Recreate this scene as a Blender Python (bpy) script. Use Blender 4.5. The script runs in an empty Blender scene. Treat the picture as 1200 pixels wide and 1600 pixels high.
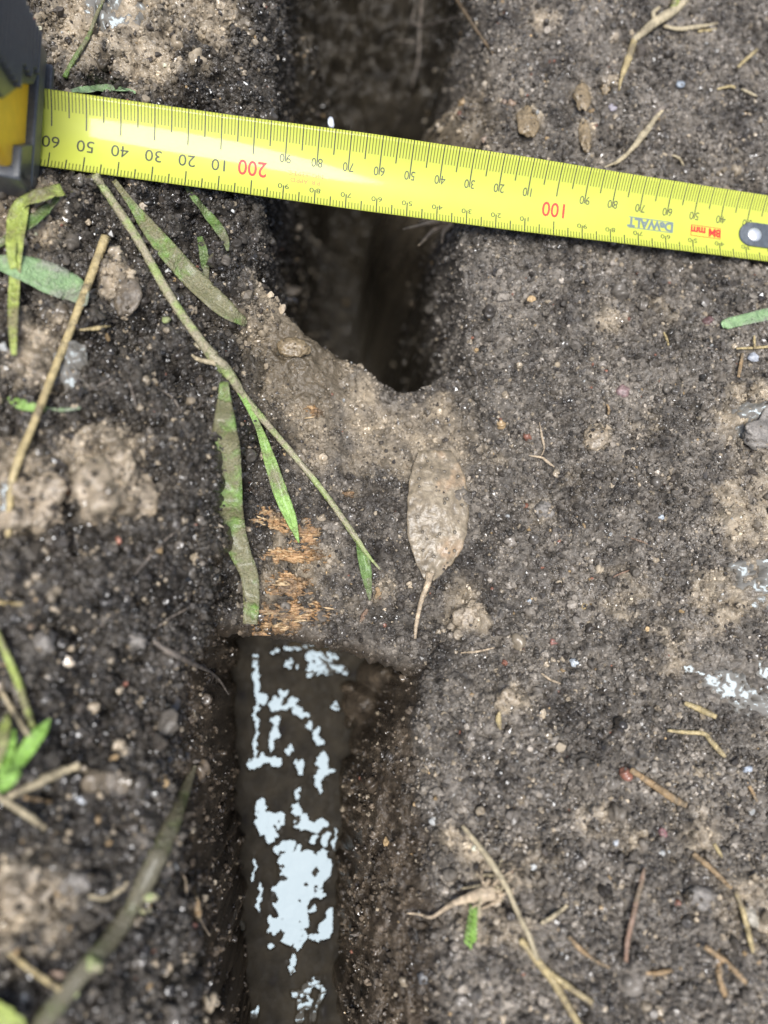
import bpy, bmesh, math, random
import numpy as np
from mathutils import Matrix, Vector

# ------------------------------------------------------------------ scene, camera, light
SC = bpy.context.scene
COL = SC.collection
rng = np.random.default_rng(7)
random.seed(7)
MM = 0.001

F = 1180.0                       # focal length in photo pixels (photo 1200 x 1600)
TX, TY, D0 = 0.12, 0.20, 238.0   # the camera leans a little to the right and forward; mm to the soil
FWD = np.array([TX, TY, -1.0]); FWD /= np.linalg.norm(FWD)
RIGHT = np.array([1.0, 0.0, TX]); RIGHT /= np.linalg.norm(RIGHT)
UP = np.cross(RIGHT, FWD)
CAM = -FWD * D0

cam_d = bpy.data.cameras.new('camera')
cam = bpy.data.objects.new('camera', cam_d); COL.objects.link(cam)
m = Matrix.Identity(4)
for i in range(3):
    m[i][0] = RIGHT[i]; m[i][1] = UP[i]; m[i][2] = -FWD[i]; m[i][3] = CAM[i] * MM
cam.matrix_world = m
cam_d.sensor_width = 36.0; cam_d.sensor_fit = 'AUTO'
cam_d.lens = 36.0 * F / 1600.0
cam_d.clip_start = 0.005; cam_d.clip_end = 200.0
cam_d.dof.use_dof = True
cam_d.dof.focus_distance = 0.246
cam_d.dof.aperture_fstop = 3.7
SC.camera = cam

SUN_EL, SUN_AZ = math.radians(79), math.radians(203)   # soft bright cloud overhead, a touch behind the camera
world = bpy.data.worlds.new('World'); SC.world = world; world.use_nodes = True
wn = world.node_tree
sky = wn.nodes.new('ShaderNodeTexSky'); sky.sky_type = 'NISHITA'; sky.sun_disc = False
sky.sun_elevation = SUN_EL; sky.sun_rotation = SUN_AZ
sky.dust_density = 4.0; sky.air_density = 1.0; sky.ozone_density = 1.0
wn.links.new(sky.outputs[0], wn.nodes['Background'].inputs[0])
wn.nodes['Background'].inputs[1].default_value = 0.06
sun_d = bpy.data.lights.new('sun', 'SUN'); sun_d.energy = 1.5; sun_d.angle = math.radians(25); sun_d.color = (0.97, 0.985, 1.0)
sun = bpy.data.objects.new('sun', sun_d); COL.objects.link(sun)
sdir = Vector((math.cos(SUN_EL) * math.sin(SUN_AZ), math.cos(SUN_EL) * math.cos(SUN_AZ), math.sin(SUN_EL)))
sun.rotation_euler = sdir.to_track_quat('Z', 'Y').to_euler()
SC.view_settings.view_transform = 'Standard'; SC.view_settings.look = 'None'
SC.view_settings.gamma = 1.0; SC.view_settings.use_curve_mapping = False
SC.view_settings.exposure = 1.62
SC.render.engine = 'CYCLES'
SC.cycles.max_bounces = 5; SC.cycles.diffuse_bounces = 3; SC.cycles.glossy_bounces = 3
SC.cycles.caustics_reflective = False; SC.cycles.caustics_refractive = False

# ------------------------------------------------------------------ pixel <-> world (mm)
def ray(px, py):
    return RIGHT * ((px - 600.0) / F) + UP * ((800.0 - py) / F) + FWD

def at_z(px, py, z):
    d = ray(px, py); t = (z - CAM[2]) / d[2]
    return CAM + d * t

def at_depth(px, py, depth):
    return CAM + ray(px, py) * depth

def lin(r, g, b):
    f = lambda c: (c / 255.0 / 12.92) if c <= 10 else ((c / 255.0 + 0.055) / 1.055) ** 2.4
    return np.array([f(r), f(g), f(b)])

# ------------------------------------------------------------------ noise
def _h(ix, iy, s):
    with np.errstate(over='ignore'):
        h = ix.astype(np.int64).astype(np.uint32) * np.uint32(374761393) + iy.astype(np.int64).astype(np.uint32) * np.uint32(668265263) + np.uint32((s * 2246822519) & 0xffffffff)
        h = (h ^ (h >> np.uint32(13))) * np.uint32(1274126177)
        h = (h ^ (h >> np.uint32(15))) * np.uint32(2246822519)
        h = h ^ (h >> np.uint32(16))
    return h

def _u(ix, iy, s):
    return _h(ix, iy, s).astype(np.float32) / np.float32(4294967295.0)

def gnoise(x, y, s):
    ix = np.floor(x); iy = np.floor(y); fx = x - ix; fy = y - iy
    u = fx * fx * fx * (fx * (fx * 6 - 15) + 10); v = fy * fy * fy * (fy * (fy * 6 - 15) + 10)
    def g(a, b):
        an = _u(ix + a, iy + b, s) * np.float32(2 * math.pi)
        return np.cos(an) * (fx - a) + np.sin(an) * (fy - b)
    n0 = g(0, 0) * (1 - u) + g(1, 0) * u
    n1 = g(0, 1) * (1 - u) + g(1, 1) * u
    return (n0 * (1 - v) + n1 * v) * 1.5

def fbm(x, y, scale, s, octv=3, gain=0.5):
    r = 0.0; a = 1.0; f = 1.0 / scale
    for o in range(octv):
        r = r + a * gnoise(x * f + 17.3 * o, y * f - 9.1 * o, s + o); a *= gain; f *= 2.03
    return r

def worley(x, y, scale, s):
    """round bumps: 1 at a cell's centre falling to 0 at its rim, and a random number per cell"""
    X = x / scale; Y = y / scale
    ix = np.floor(X); iy = np.floor(Y)
    best = np.full(X.shape, 9.0, np.float32); idr = np.zeros(X.shape, np.float32)
    for a in (-1, 0, 1):
        for b in (-1, 0, 1):
            cx = ix + a; cy = iy + b
            dx = cx + 0.1 + 0.8 * _u(cx, cy, s) - X; dy = cy + 0.1 + 0.8 * _u(cx, cy, s + 77) - Y
            d = dx * dx + dy * dy
            k = d < best
            best = np.where(k, d, best); idr = np.where(k, _u(cx, cy, s + 191), idr)
    return np.sqrt(np.clip(1.0 - best / 0.55, 0, 1)), idr

def sstep(a, b, x):
    t = np.clip((x - a) / (b - a), 0, 1); return t * t * (3 - 2 * t)

# ------------------------------------------------------------------ lay of the land
BANK = [(1150, 60, 0), (900, 60, 0), (820, 250, -2), (1000, 450, -3), (1150, 600, 2), (900, 600, -3), (800, 750, -5), (1000, 800, 0),
        (1150, 850, 5), (850, 1000, -3), (1000, 1100, 2), (1150, 1200, 6), (800, 1250, 2), (1000, 1400, 8), (1150, 1550, 13), (800, 1550, 8),
        (250, 50, 1), (100, 100, 3), (380, 200, 0), (350, 330, 1), (200, 330, 5), (60, 400, 12), (280, 500, 4), (150, 600, 14), (30, 650, 20),
        (220, 750, 14), (60, 900, 22), (200, 950, 12), (280, 1000, 5), (100, 1150, 20), (240, 1200, 9), (50, 1400, 26), (190, 1400, 11),
        (240, 1550, 8), (50, 1580, 26), (-150, 800, 26), (-150, 1300, 32), (-150, 200, 10), (1350, 300, 0), (1350, 1000, 6), (600, -150, 0)]
BP = np.array([list(at_z(a, b, c)) for a, b, c in BANK])

def soft_fit(P, sig):
    def f(x, y):
        num = np.zeros(x.shape, np.float32); den = np.full(x.shape, 1e-6, np.float32)
        for p in P:
            w = np.exp(-((x - p[0]) ** 2 + (y - p[1]) ** 2) / (2 * sig * sig)).astype(np.float32) + 1e-5
            num += w * p[2]; den += w
        return num / den
    return f
bank_z = soft_fit(BP, 17.0)

def line(pts, z):
    """x as a function of y along a line drawn on the ground"""
    w = np.array([at_z(a, b, z if c is None else c) for a, b, c in [(p + (None,))[:3] for p in pts]])
    o = np.argsort(w[:, 1]); w = w[o]
    return lambda y: np.interp(y, w[:, 1], w[:, 0])
L0 = line([(306, 1620), (288, 1450), (268, 1300), (258, 1180), (272, 1080), (305, 1020), (328, 950), (325, 850), (328, 750), (345, 650), (372, 560), (388, 480), (405, 420), (408, 350), (400, 300), (420, 230), (432, 150), (428, 60), (440, -80)], 0)
def side_line(low, high):
    """the foot of a trench wall: the lower trench drawn through the photo at its floor level, the upper hole as (y, x) in mm"""
    w = [(at_z(a, b, -70)[1], at_z(a, b, -70)[0]) for a, b in low] + list(high); w = np.array(sorted(w))
    return lambda y: np.interp(y, w[:, 0], w[:, 1])
L1 = side_line([(392, 1620), (384, 1540), (374, 1450), (382, 1380), (370, 1250), (374, 1150), (362, 1050)], [(-30, -48), (10, -30), (40, -8), (70, 6), (100, 13), (186, 13), (196, -2), (204, -14), (225, -20), (300, -22)])
R1 = side_line([(542, 1620), (526, 1540), (536, 1460), (522, 1380), (533, 1280), (527, 1220), (546, 1180), (574, 1120), (605, 1040)], [(-30, 14), (10, 14), (40, 20), (70, 21), (100, 21.5), (130, 21), (186, 22), (196, 26), (204, 29), (225, 29), (300, 29)])
R0 = line([(712, 1620), (702, 1450), (695, 1300), (668, 1200), (656, 1130), (666, 1060), (720, 980), (748, 900), (762, 750), (765, 640), (745, 560), (725, 450), (730, 350), (762, 250), (775, 120), (772, 0), (775, -80)], -3)
_dp = np.array([(-400, -70), (-45, -70), (-20, -78), (10, -98), (35, -125), (60, -160), (90, -188), (149, -195), (180, -185), (189, -168), (194, -148), (197, -130), (199.5, -112), (206, -88), (219, -72), (262, -52), (400, -40)], float)
def floor_z(y):
    return np.interp(y, _dp[:, 0], _dp[:, 1])

WATER_Z = -71.5
POOL_Y = at_z(450, 880, -72)[1]
SKY_PATCHES = [(480, 1008, 26, 9), (500, 1024, 22, 13), (492, 1040, 11, 9), (455, 1010, 9, 5), (512, 1046, 6, 9), (503, 1049, 7, 6), (527, 1044, 9, 6), (540, 1052, 5, 4), (482, 1050, 6, 6), (520, 1030, 6, 5), (432, 1017, 8, 5), (450, 1037, 5, 8), (465, 1040, 4, 5),
         (396, 1028, 5, 6), (399, 1045, 3.2, 22), (401, 1075, 3, 22), (408, 1091, 9, 8), (401, 1120, 3, 30), (399, 1160, 3, 22),
         (442, 1084, 8, 9), (432, 1101, 11, 8), (445, 1103, 7, 6), (458, 1098, 9, 7), (466, 1110, 9, 6), (475, 1117, 6, 5), (430, 1127, 7, 7), (428, 1147, 7, 12), (487, 1133, 4, 12), (493, 1148, 6, 8), (500, 1158, 7, 5), (524, 1101, 6, 8), (425, 1165, 5, 6),
         (404, 1192, 15, 9), (413, 1186, 7, 6), (430, 1188, 9, 8), (452, 1172, 5, 5), (505, 1190, 9, 14), (500, 1210, 12, 9), (516, 1206, 6, 6), (500, 1224, 6, 12), (470, 1200, 5, 9), (463, 1190, 4, 5),
         (407, 1265, 8, 16), (413, 1286, 12, 13), (425, 1278, 12, 9), (438, 1284, 6, 14), (424, 1305, 9, 14), (432, 1327, 6, 6), (465, 1240, 6, 9), (464, 1265, 6, 8), (472, 1285, 11, 12), (490, 1292, 12, 9), (505, 1288, 8, 7), (508, 1310, 8, 10), (489, 1310, 9, 6),
         (452, 1322, 15, 12), (455, 1345, 18, 18), (475, 1345, 22, 14), (500, 1345, 16, 16), (510, 1360, 7, 16), (470, 1365, 26, 16), (492, 1375, 14, 12), (455, 1392, 26, 18), (478, 1395, 16, 14), (445, 1415, 17, 18), (465, 1420, 15, 22), (432, 1444, 13, 16), (452, 1440, 12, 16), (462, 1458, 18, 18), (474, 1440, 8, 22), (465, 1478, 6, 5), (498, 1395, 7, 8),
         (507, 1452, 11, 14), (514, 1440, 6, 22), (498, 1466, 6, 6), (490, 1420, 5, 7), (489, 1466, 4, 6),
         (457, 1500, 5, 7), (456, 1516, 4, 6), (474, 1550, 13, 9), (484, 1542, 8, 7), (496, 1533, 7, 8), (500, 1545, 5, 8), (481, 1568, 8, 5), (495, 1576, 8, 6), (491, 1586, 6, 5), (465, 1566, 6, 5), (470, 1588, 7, 7), (500, 1560, 5, 7), (487, 1595, 8, 5),
         (396, 1360, 2.6, 20), (405, 1400, 2.6, 22), (524, 1310, 2.6, 18), (378, 1446, 4, 6), (398, 1580, 6, 4), (360, 1470, 6, 5), (424, 1478, 5, 5)]
PW = []  # pool outlines drawn after the bright sky reflections
for px, py, rx, ry in SKY_PATCHES:
    c = at_z(px, py, WATER_Z); ex = at_z(px + rx, py, WATER_Z); ey = at_z(px, py + ry, WATER_Z)
    PW.append((c[0], c[1], np.linalg.norm(ex - c), np.linalg.norm(ey - c)))

MUD = [(330, 60, 60, .5), (200, 40, 90, .9), (130, 60, 60, 1), (230, 110, 70, .8), (140, 110, 50, .9), (320, 30, 50, .6), (300, 110, 40, .4),
       (60, 400, 50, 1), (80, 360, 40, .9), (60, 790, 55, .9), (185, 765, 55, .9), (180, 720, 30, .7), (40, 1380, 60, .7), (120, 1370, 40, .4), (100, 600, 45, .5), (90, 560, 40, .5), (200, 450, 25, .7), (190, 480, 20, .7),
       (825, 195, 22, 1), (905, 160, 18, .9), (910, 215, 18, .8), (945, 140, 12, .8), (840, 40, 30, .5), (700, 190, 55, .6), (720, 240, 45, .5), (680, 220, 30, .6),
       (930, 683, 20, .8), (1000, 668, 24, .6), (1150, 660, 55, .8), (1170, 820, 65, .9), (1120, 800, 40, .6), (1160, 760, 40, .6), (1090, 945, 45, .8), (1130, 920, 40, .6), (1030, 1015, 35, .7), (965, 930, 40, .5),
       (730, 930, 25, .7), (735, 965, 30, .7), (640, 680, 70, .55), (720, 720, 40, .3), (560, 710, 50, .35), (580, 640, 40, .7), (700, 640, 40, .5), (600, 920, 22, .3), (560, 945, 18, .3), (780, 700, 30, .3), (700, 690, 50, .5),
       (480, 560, 50, 1), (460, 520, 40, 1), (520, 560, 40, 1), (560, 600, 40, .9), (440, 600, 40, .8), (480, 640, 50, .7), (430, 470, 35, .9), (410, 520, 40, .8), (500, 700, 40, .5),
       (795, 1095, 25, .7), (950, 500, 30, .5), (1030, 490, 30, .5), (760, 1400, 50, .8), (720, 1310, 30, .6), (880, 760, 30, .3), (850, 800, 25, .4), (950, 1310, 30, .4), (910, 1270, 30, .4), (1130, 1390, 45, .5), (1060, 1290, 40, .4), (830, 1330, 30, .4), (420, 910, 30, .5), (440, 860, 30, .4), (480, 880, 40, .4)]

def mask_of(blobs, z=0.0):
    W = [(at_z(a, b, z), c / F * D0, d) for a, b, c, d in blobs]
    def f(x, y):
        r = np.zeros(x.shape, np.float32)
        for p, rad, s in W:
            r = np.maximum(r, s * np.exp(-(((x - p[0]) ** 2 + (y - p[1]) ** 2) / (rad * rad)) ** 1.5).astype(np.float32))
        return r
    return f
MUD = [(a, b, c, d * (.62 if 740 < a < 1110 and b > 420 else 1)) for a, b, c, d in MUD]
mud_mask = mask_of(MUD, -3.0)
wet_mask = mask_of([(412, 500, 26, 1), (408, 545, 28, 1), (425, 590, 30, 1), (440, 640, 26, .9), (395, 600, 22, .7), (425, 450, 18, .8), (445, 120, 20, .6), (445, 60, 20, .6)], -4.0)

# the root across the trench: lips of its upper face, drawn on the ground
def yline(pts):
    w = np.array([at_z(*p) for p in pts]); w = w[np.argsort(w[:, 0])]
    return (lambda x: np.interp(x, w[:, 0], w[:, 1])), w[0, 0], w[-1, 0]
YN, _a, _b = yline([(250, 420, -6), (330, 430, -6), (400, 450, -3), (430, 462, -1), (448, 482, -1), (475, 512, -4), (512, 543, -8), (552, 562, -12), (585, 584, -16), (604, 606, -20), (628, 615, -22), (650, 612, -21), (682, 596, -17), (720, 570, -13), (760, 545, -10), (820, 530, -10)])
YS, _a, _b = yline([(250, 980, -8), (340, 986, -12), (400, 985, -13), (440, 992, -14), (540, 1012, -15), (600, 1032, -15), (660, 1056, -14), (720, 1075, -14), (820, 1080, -14)])
XA = at_z(285, 700, -8)[0]; XB = at_z(800, 700, -8)[0]
BRP = np.array([list(at_z(a, b, c)) for a, b, c in [(300, 700, -3), (310, 900, -7), (350, 560, -1), (450, 490, 0), (430, 560, -2), (510, 570, -9), (600, 610, -19), (640, 650, -18), (560, 700, -13), (450, 650, -7), (380, 750, -10), (400, 850, -12), (450, 850, -10), (560, 850, -11), (650, 780, -10), (700, 850, -9), (750, 800, -6),
                                                           (600, 970, -13), (450, 960, -12), (400, 960, -13), (700, 1000, -9), (720, 660, -12), (760, 600, -9), (780, 900, -5)]])
_brf = soft_fit(BRP, 12.0)

def fine(x, y, smooth):
    """crumb relief, mm; smooth 0..1 flattens it to wet mud"""
    wx = x + 1.6 * fbm(x, y, 7, 5, 3); wy = y + 1.6 * fbm(x, y, 7, 9, 3)
    w0, r0 = worley(wx, wy, 9.5, 13)
    w1, r1 = worley(wx, wy, 4.2, 3)
    w2, r2 = worley(x, y, 1.9, 21)
    w3, r3 = worley(x, y, 0.95, 33)
    left = sstep(-22, -48, x)
    rough = (1 - 0.85 * smooth)
    z = fbm(x, y, 17, 41, 4) * (1.7 + 2.2 * left) + fbm(x, y, 5, 51, 3) * 1.35 * (1 - .5 * smooth)
    big = (w0 - .45) * (r0 > .45 - .25 * left) * (1.0 + 6.0 * left) + (w1 - .45) * (.35 + r1) * (1.9 + 2.0 * left)
    z = z + rough * (big + (w2 - .5) * 1.3 * (.4 + r2) + (w3 - .5) * 0.55 * (.3 + r3))
    return z

def bridge_top(x, y):
    yn = YN(x); ys = YS(x); t = (y - ys) / (yn - ys)
    z = _brf(x, y)
    lip = np.clip(np.minimum((y - ys) / 5.0, (yn - y) / 10.0), 0, 1)
    return z - 5.5 * (1 - np.sqrt(np.clip(1 - (1 - lip) ** 2, 0, 1))), t

UPPER_Y0, UPPER_Y1 = at_z(600, 680, -10)[1], at_z(600, 600, -10)[1]
def ground_parts(x, y):
    b = bank_z(x, y)
    wob = fbm(x, y, 14, 61, 3); wob2 = fbm(x, y, 5, 71, 3)
    l0 = L0(y) + wob * 2.2 + wob2 * .7; l1 = L1(y) + wob * 2.0 + wob2 * 1.3; r1 = R1(y) - wob * 2.0 + fbm(x + 40, y, 6, 73, 3) * 1.8; r0 = R0(y) + wob * 2.6 + wob2 * 1.0
    l1 = np.maximum(l1, l0 + 2.5); r1 = np.maximum(r1, l1 + 8); r0 = np.maximum(r0, r1 + 4)
    fz = floor_z(y)
    tl = np.clip((x - l0) / (l1 - l0), 0, 1); tr = np.clip((r0 - x) / (r0 - r1), 0, 1)
    upper = sstep(UPPER_Y0, UPPER_Y1, y)
    sl = (.52 * tl ** 1.3 + .48 * tl ** 7) * (1 - upper) + (1 - (1 - tl) ** 2.6) * upper; sr = (.52 * tr ** 1.1 + .48 * tr ** 7) * (1 - upper) + (.34 * tr ** 1.2 + .66 * tr ** 4.5) * upper
    s = np.minimum(sl, sr)
    fade = sstep(-230, -170, y) * (1 - sstep(300, 380, y))
    s = s * fade
    # banks ease down to the rim
    ease = np.exp(-np.clip(l0 - x, 0, 99) / 7.0) * (x < l0) + np.exp(-np.clip(x - r0, 0, 99) / 9.0) * (x > r0) + ((x >= l0) & (x <= r0))
    z = b - 4.5 * ease * fade
    z = z * (1 - s) + fz * s
    return z, s, b

WALL_Y0, WALL_Y1 = 186.0, 200.0
HUMPS = [(36, 152, 21, 26, -8, 42), (-28, 195, 10, 20, -30, 30), (8, 214, 10, 9, -70, 12), (26, 205, 9, 8, -58, 20)] + [(at_z(a, b, -60)[0], at_z(a, b, -60)[1], r_, r2_, zt_, 16) for a, b, r_, r2_, zt_ in [(572, 1100, 8, 8, -53), (548, 1075, 5, 4, -64), (606, 1055, 9, 7, -47), (628, 1110, 8, 9, -42), (575, 1165, 6, 10, -55), (548, 1130, 3.5, 5, -65), (552, 1235, 4, 6, -62), (556, 1330, 4, 8, -63), (548, 1500, 4, 8, -62), (350, 1110, 3, 9, -62), (362, 1330, 4, 7, -62)]]
def bottom_of(s, y): return sstep(.93, .995, s) * (1 - sstep(POOL_Y - 4, POOL_Y, y))
def ground(x, y, full=True):
    z, s, b = ground_parts(x, y)
    mud = mud_mask(x, y)
    n = fbm(x, y, 9, 81, 4)
    mud = np.clip(mud * 1.3 + (.85 * n + .3 * fbm(x, y, 2.5, 87, 2)) * sstep(.04, .2, mud), 0, 1)
    up_ = sstep(UPPER_Y0, UPPER_Y1, y)
    wet = wet_mask(x, y)
    wall = np.maximum(sstep(.03 + .05 * up_, .14 + .26 * up_, s), wet * .8)
    smooth = np.clip(np.maximum(mud * .42, wall * .5), 0, 1)
    core = sstep(-260, -200, x) * (1 - sstep(230, 300, x)) * sstep(-230, -190, y) * (1 - sstep(280, 330, y))
    relief = fine(x, y, smooth)
    dk = (z < -6) & (z > -265) & (np.abs(x) < 120)
    if dk.any():
        bk = y[dk] > WALL_Y0; u_ = np.where(bk, x[dk], y[dk]); v_ = z[dk] + np.where(bk, y[dk], np.where(x[dk] > (L1(y[dk]) + R1(y[dk])) / 2, x[dk], -x[dk])); wd = sstep(-6, -16, z[dk]) * (1 - bottom_of(s[dk], y[dk]))
        relief[dk] = relief[dk] * (1 - wd) + wd * fine(u_ * 1.02 + 60, v_, smooth[dk])
    relief = relief * (0.35 + 0.65 * core)
    bottom = sstep(.93, .995, s) * (1 - sstep(POOL_Y - 4, POOL_Y, y))
    z = z + relief * (1 - .8 * bottom) + mud * 2.8 * (1 - wall)
    wl = wall * (1 - bottom)
    zz_ = z.copy()
    z = z + wl * (fbm(x + .8 * zz_, y - .6 * zz_, 8, 91, 4) * (2.2 + 2.2 * sstep(40, 80, y))) + wl * (fbm(x - .7 * zz_, y + .9 * zz_, 2.6, 92, 3) * .7)
    back = sstep(WALL_Y0, WALL_Y1, y) * wall
    z = z + back * (fbm(x, y + z, 16, 93, 4) * 6.5 + fbm(x, y + z, 6, 95, 3) * 4.2)
    hump_on = np.zeros(x.shape, np.float32)
    for hx, hy, ra, rb, zt_, dr in HUMPS:
        hz = zt_ - dr * (((x - hx) / ra) ** 2 + ((y - hy) / rb) ** 2) + 1.6 * fbm(x, y, 5, 97, 3)
        hz = np.where(hz > zt_ - 2.2 * dr, hz, -999)
        hump_on = np.where((hz > z) & (s > .03), 1.0, hump_on)
        z = np.where((hz > z) & (s > .03), hz, z)
    raised = sstep(WATER_Z + 1.0, WATER_Z + 3.0, z) * (s > .9)
    bottom = bottom * (1 - raised * hump_on)
    # floor: dark mud imitates the water's dark reflection, pools shaped as bright sky patches
    pool = np.zeros(x.shape, np.float32)
    k = (bottom > 0) & (y < 60)
    if k.any():
        xs, ys_ = x[k], y[k]
        p = np.zeros(xs.shape, np.float32)
        jx = xs + 1.2 * gnoise(xs / 3.6, ys_ / 3.6, 5) + .8 * gnoise(xs / 1.5, ys_ / 1.5, 7); jy = ys_ + 1.2 * gnoise(xs / 3.6, ys_ / 3.6, 6) + .8 * gnoise(xs / 1.5, ys_ / 1.5, 8)
        for cx, cy, ra, rb in PW:
            p = np.maximum(p, 1.5 - np.sqrt(((jx - cx) / ra) ** 2 + ((jy - cy) / rb) ** 2))
        p = p - .32 * np.clip(gnoise(xs / 2.6, ys_ / 4.5, 37) + .25, 0, 1) * 1.6 * (p < 1.45)
        pool[k] = p
        zz = z[k]
        away = 1 - sstep(-.2, .5, p)
        flo = WATER_Z + .30 + away * np.maximum(.1, .4 + .10 * fbm(xs, ys_, 6, 29, 3) + .30 * gnoise(xs / 14, ys_ / 20, 28)) + .06 * gnoise(xs / 3, ys_ / 3, 15) - 1.6 * sstep(.2, .8, p)
        z[k] = zz * (1 - bottom[k]) + flo * bottom[k]
    return z, mud, wall, bottom, s, pool

# ------------------------------------------------------------------ mesh helpers
def link(o, parent=None):
    COL.objects.link(o)
    if parent is not None: o.parent = parent
    return o

def raw_mesh(name, V, Fa, smooth=True):
    me = bpy.data.meshes.new(name)
    V = np.asarray(V, np.float32); Fa = np.asarray(Fa, np.int32)
    n = Fa.shape[1]
    me.vertices.add(len(V)); me.vertices.foreach_set('co', V.ravel())
    me.loops.add(Fa.size); me.loops.foreach_set('vertex_index', Fa.ravel())
    me.polygons.add(len(Fa)); me.polygons.foreach_set('loop_start', np.arange(0, Fa.size, n, dtype=np.int32))
    me.polygons.foreach_set('loop_total', np.full(len(Fa), n, np.int32))
    me.update(calc_edges=True)
    if smooth: me.polygons.foreach_set('use_smooth', np.ones(len(Fa), bool))
    return me

def col_attr(me, name, rgb):
    a = me.attributes.new(name, 'FLOAT_COLOR', 'POINT')
    c = np.ones((len(rgb), 4), np.float32); c[:, :3] = rgb
    a.data.foreach_set('color', c.ravel())

def f_attr(me, name, v):
    a = me.attributes.new(name, 'FLOAT', 'POINT'); a.data.foreach_set('value', np.asarray(v, np.float32))

def grid_faces(nx, ny):
    i = np.arange(nx * ny).reshape(ny, nx)
    return np.stack([i[:-1, :-1], i[:-1, 1:], i[1:, 1:], i[1:, :-1]], -1).reshape(-1, 4)

GROUPS = {'straw': 'loose bits of straw on the soil', 'pebble': 'small stones and grains in the soil', 'clod': 'mud clods on the soil', 'clay lump': 'lumps of wet clay', 'root': 'roots and root fibres in the soil', 'grass blade': 'loose grass blades', 'stalk': 'dry stalks on the soil', 'puddle': 'wet films on the mud', 'wood chip': 'wood chips', 'leaf': 'loose leaves', 'twig': 'twigs on the soil', 'grass stem': 'loose grass stems'}
def tag(o, label=None, cat=None, group=None, kind=None):
    group = group or GROUPS.get(cat)
    if label: o['label'] = label
    if cat: o['category'] = cat
    if group: o['group'] = group
    if kind: o['kind'] = kind
    return o

# ------------------------------------------------------------------ materials
def new_mat(name):
    mt = bpy.data.materials.new(name); mt.use_nodes = True
    nt = mt.node_tree; b = nt.nodes['Principled BSDF']
    return mt, nt, b

def N(nt, typ, **kw):
    n = nt.nodes.new(typ)
    for k, v in kw.items(): setattr(n, k, v)
    return n

def noise(nt, scale, detail=3.0, coord='Object', rough=.55):
    tc = N(nt, 'ShaderNodeTexCoord'); n = N(nt, 'ShaderNodeTexNoise')
    n.inputs['Scale'].default_value = scale; n.inputs['Detail'].default_value = detail; n.inputs['Roughness'].default_value = rough
    nt.links.new(tc.outputs[coord], n.inputs['Vector']); return n

def ramp(nt, src, stops):
    r = N(nt, 'ShaderNodeValToRGB'); e = r.color_ramp.elements
    while len(e) < len(stops): e.new(.5)
    for el, (p, c) in zip(e, stops):
        el.position = p; el.color = (c, c, c, 1) if not hasattr(c, '__len__') else tuple(c) + (1,)
    nt.links.new(src, r.inputs[0]); return r

def mixc(nt, fac, a, b, mode='MIX'):
    mx = N(nt, 'ShaderNodeMix', data_type='RGBA', blend_type=mode)
    for s, v in ((mx.inputs[0], fac), (mx.inputs[6], a), (mx.inputs[7], b)):
        if hasattr(v, 'is_linked') or hasattr(v, 'links'): nt.links.new(v, s)
        elif hasattr(v, '__len__'): s.default_value = tuple(v)[:3] + (1,)
        else: s.default_value = v
    return mx.outputs[2]

def bump(nt, b, h, dist, strength=.6, prev=None):
    bp = N(nt, 'ShaderNodeBump'); bp.inputs['Strength'].default_value = strength; bp.inputs['Distance'].default_value = dist
    nt.links.new(h, bp.inputs['Height'])
    if prev is not None: nt.links.new(prev, bp.inputs['Normal'])
    nt.links.new(bp.outputs[0], b.inputs['Normal']); return bp.outputs[0]

def soil_mat(name, inst):
    mt, nt, b = new_mat(name)
    at = N(nt, 'ShaderNodeAttribute', attribute_name='soil_col', attribute_type='INSTANCER' if inst else 'GEOMETRY')
    ag = N(nt, 'ShaderNodeAttribute', attribute_name='gloss', attribute_type='INSTANCER' if inst else 'GEOMETRY')
    n1 = noise(nt, 1500 if not inst else 2.6, 4, 'Object'); n2 = noise(nt, 420 if not inst else .9, 3, 'Object')
    r1 = ramp(nt, n1.outputs[0], [(.3, .82), (.7, 1.2)])
    c = mixc(nt, 1.0, at.outputs['Color'], r1.outputs[0], 'MULTIPLY')
    nt.links.new(c, b.inputs['Base Color'])
    ro = N(nt, 'ShaderNodeMapRange'); ro.inputs[3].default_value = .6; ro.inputs[4].default_value = .06
    nt.links.new(ag.outputs['Fac'], ro.inputs[0])
    rr = N(nt, 'ShaderNodeMath', operation='MULTIPLY_ADD'); rr.inputs[1].default_value = .3
    ra = N(nt, 'ShaderNodeMath', operation='ADD'); ra.inputs[1].default_value = -.15
    nt.links.new(n2.outputs[0], rr.inputs[0]); nt.links.new(ro.outputs[0], ra.inputs[0]); nt.links.new(ra.outputs[0], rr.inputs[2])
    nt.links.new(rr.outputs[0], b.inputs['Roughness'])
    b.inputs['IOR'].default_value = 1.42
    sp = N(nt, 'ShaderNodeMapRange'); sp.inputs[3].default_value = .06; sp.inputs[4].default_value = .62 if not inst else .95; nt.links.new(ag.outputs['Fac'], sp.inputs[0]); nt.links.new(sp.outputs[0], b.inputs['Specular IOR Level'])
    p = bump(nt, b, n2.outputs[0], .0006 if not inst else .00012, .45)
    bump(nt, b, n1.outputs[0], .0005 if not inst else .00004, .9 if not inst else .5, p)
    if not inst:
        gr = N(nt, 'ShaderNodeAttribute', attribute_name='grain')
        for nd in nt.nodes:
            if nd.type == 'BUMP':
                ml = N(nt, 'ShaderNodeMath', operation='MULTIPLY'); ml.inputs[1].default_value = nd.inputs['Strength'].default_value
                nt.links.new(gr.outputs['Fac'], ml.inputs[0]); nt.links.new(ml.outputs[0], nd.inputs['Strength'])
    return mt
M_SOIL = soil_mat('wet_soil', False); M_CRUMB = soil_mat('soil_crumb', True)

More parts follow.
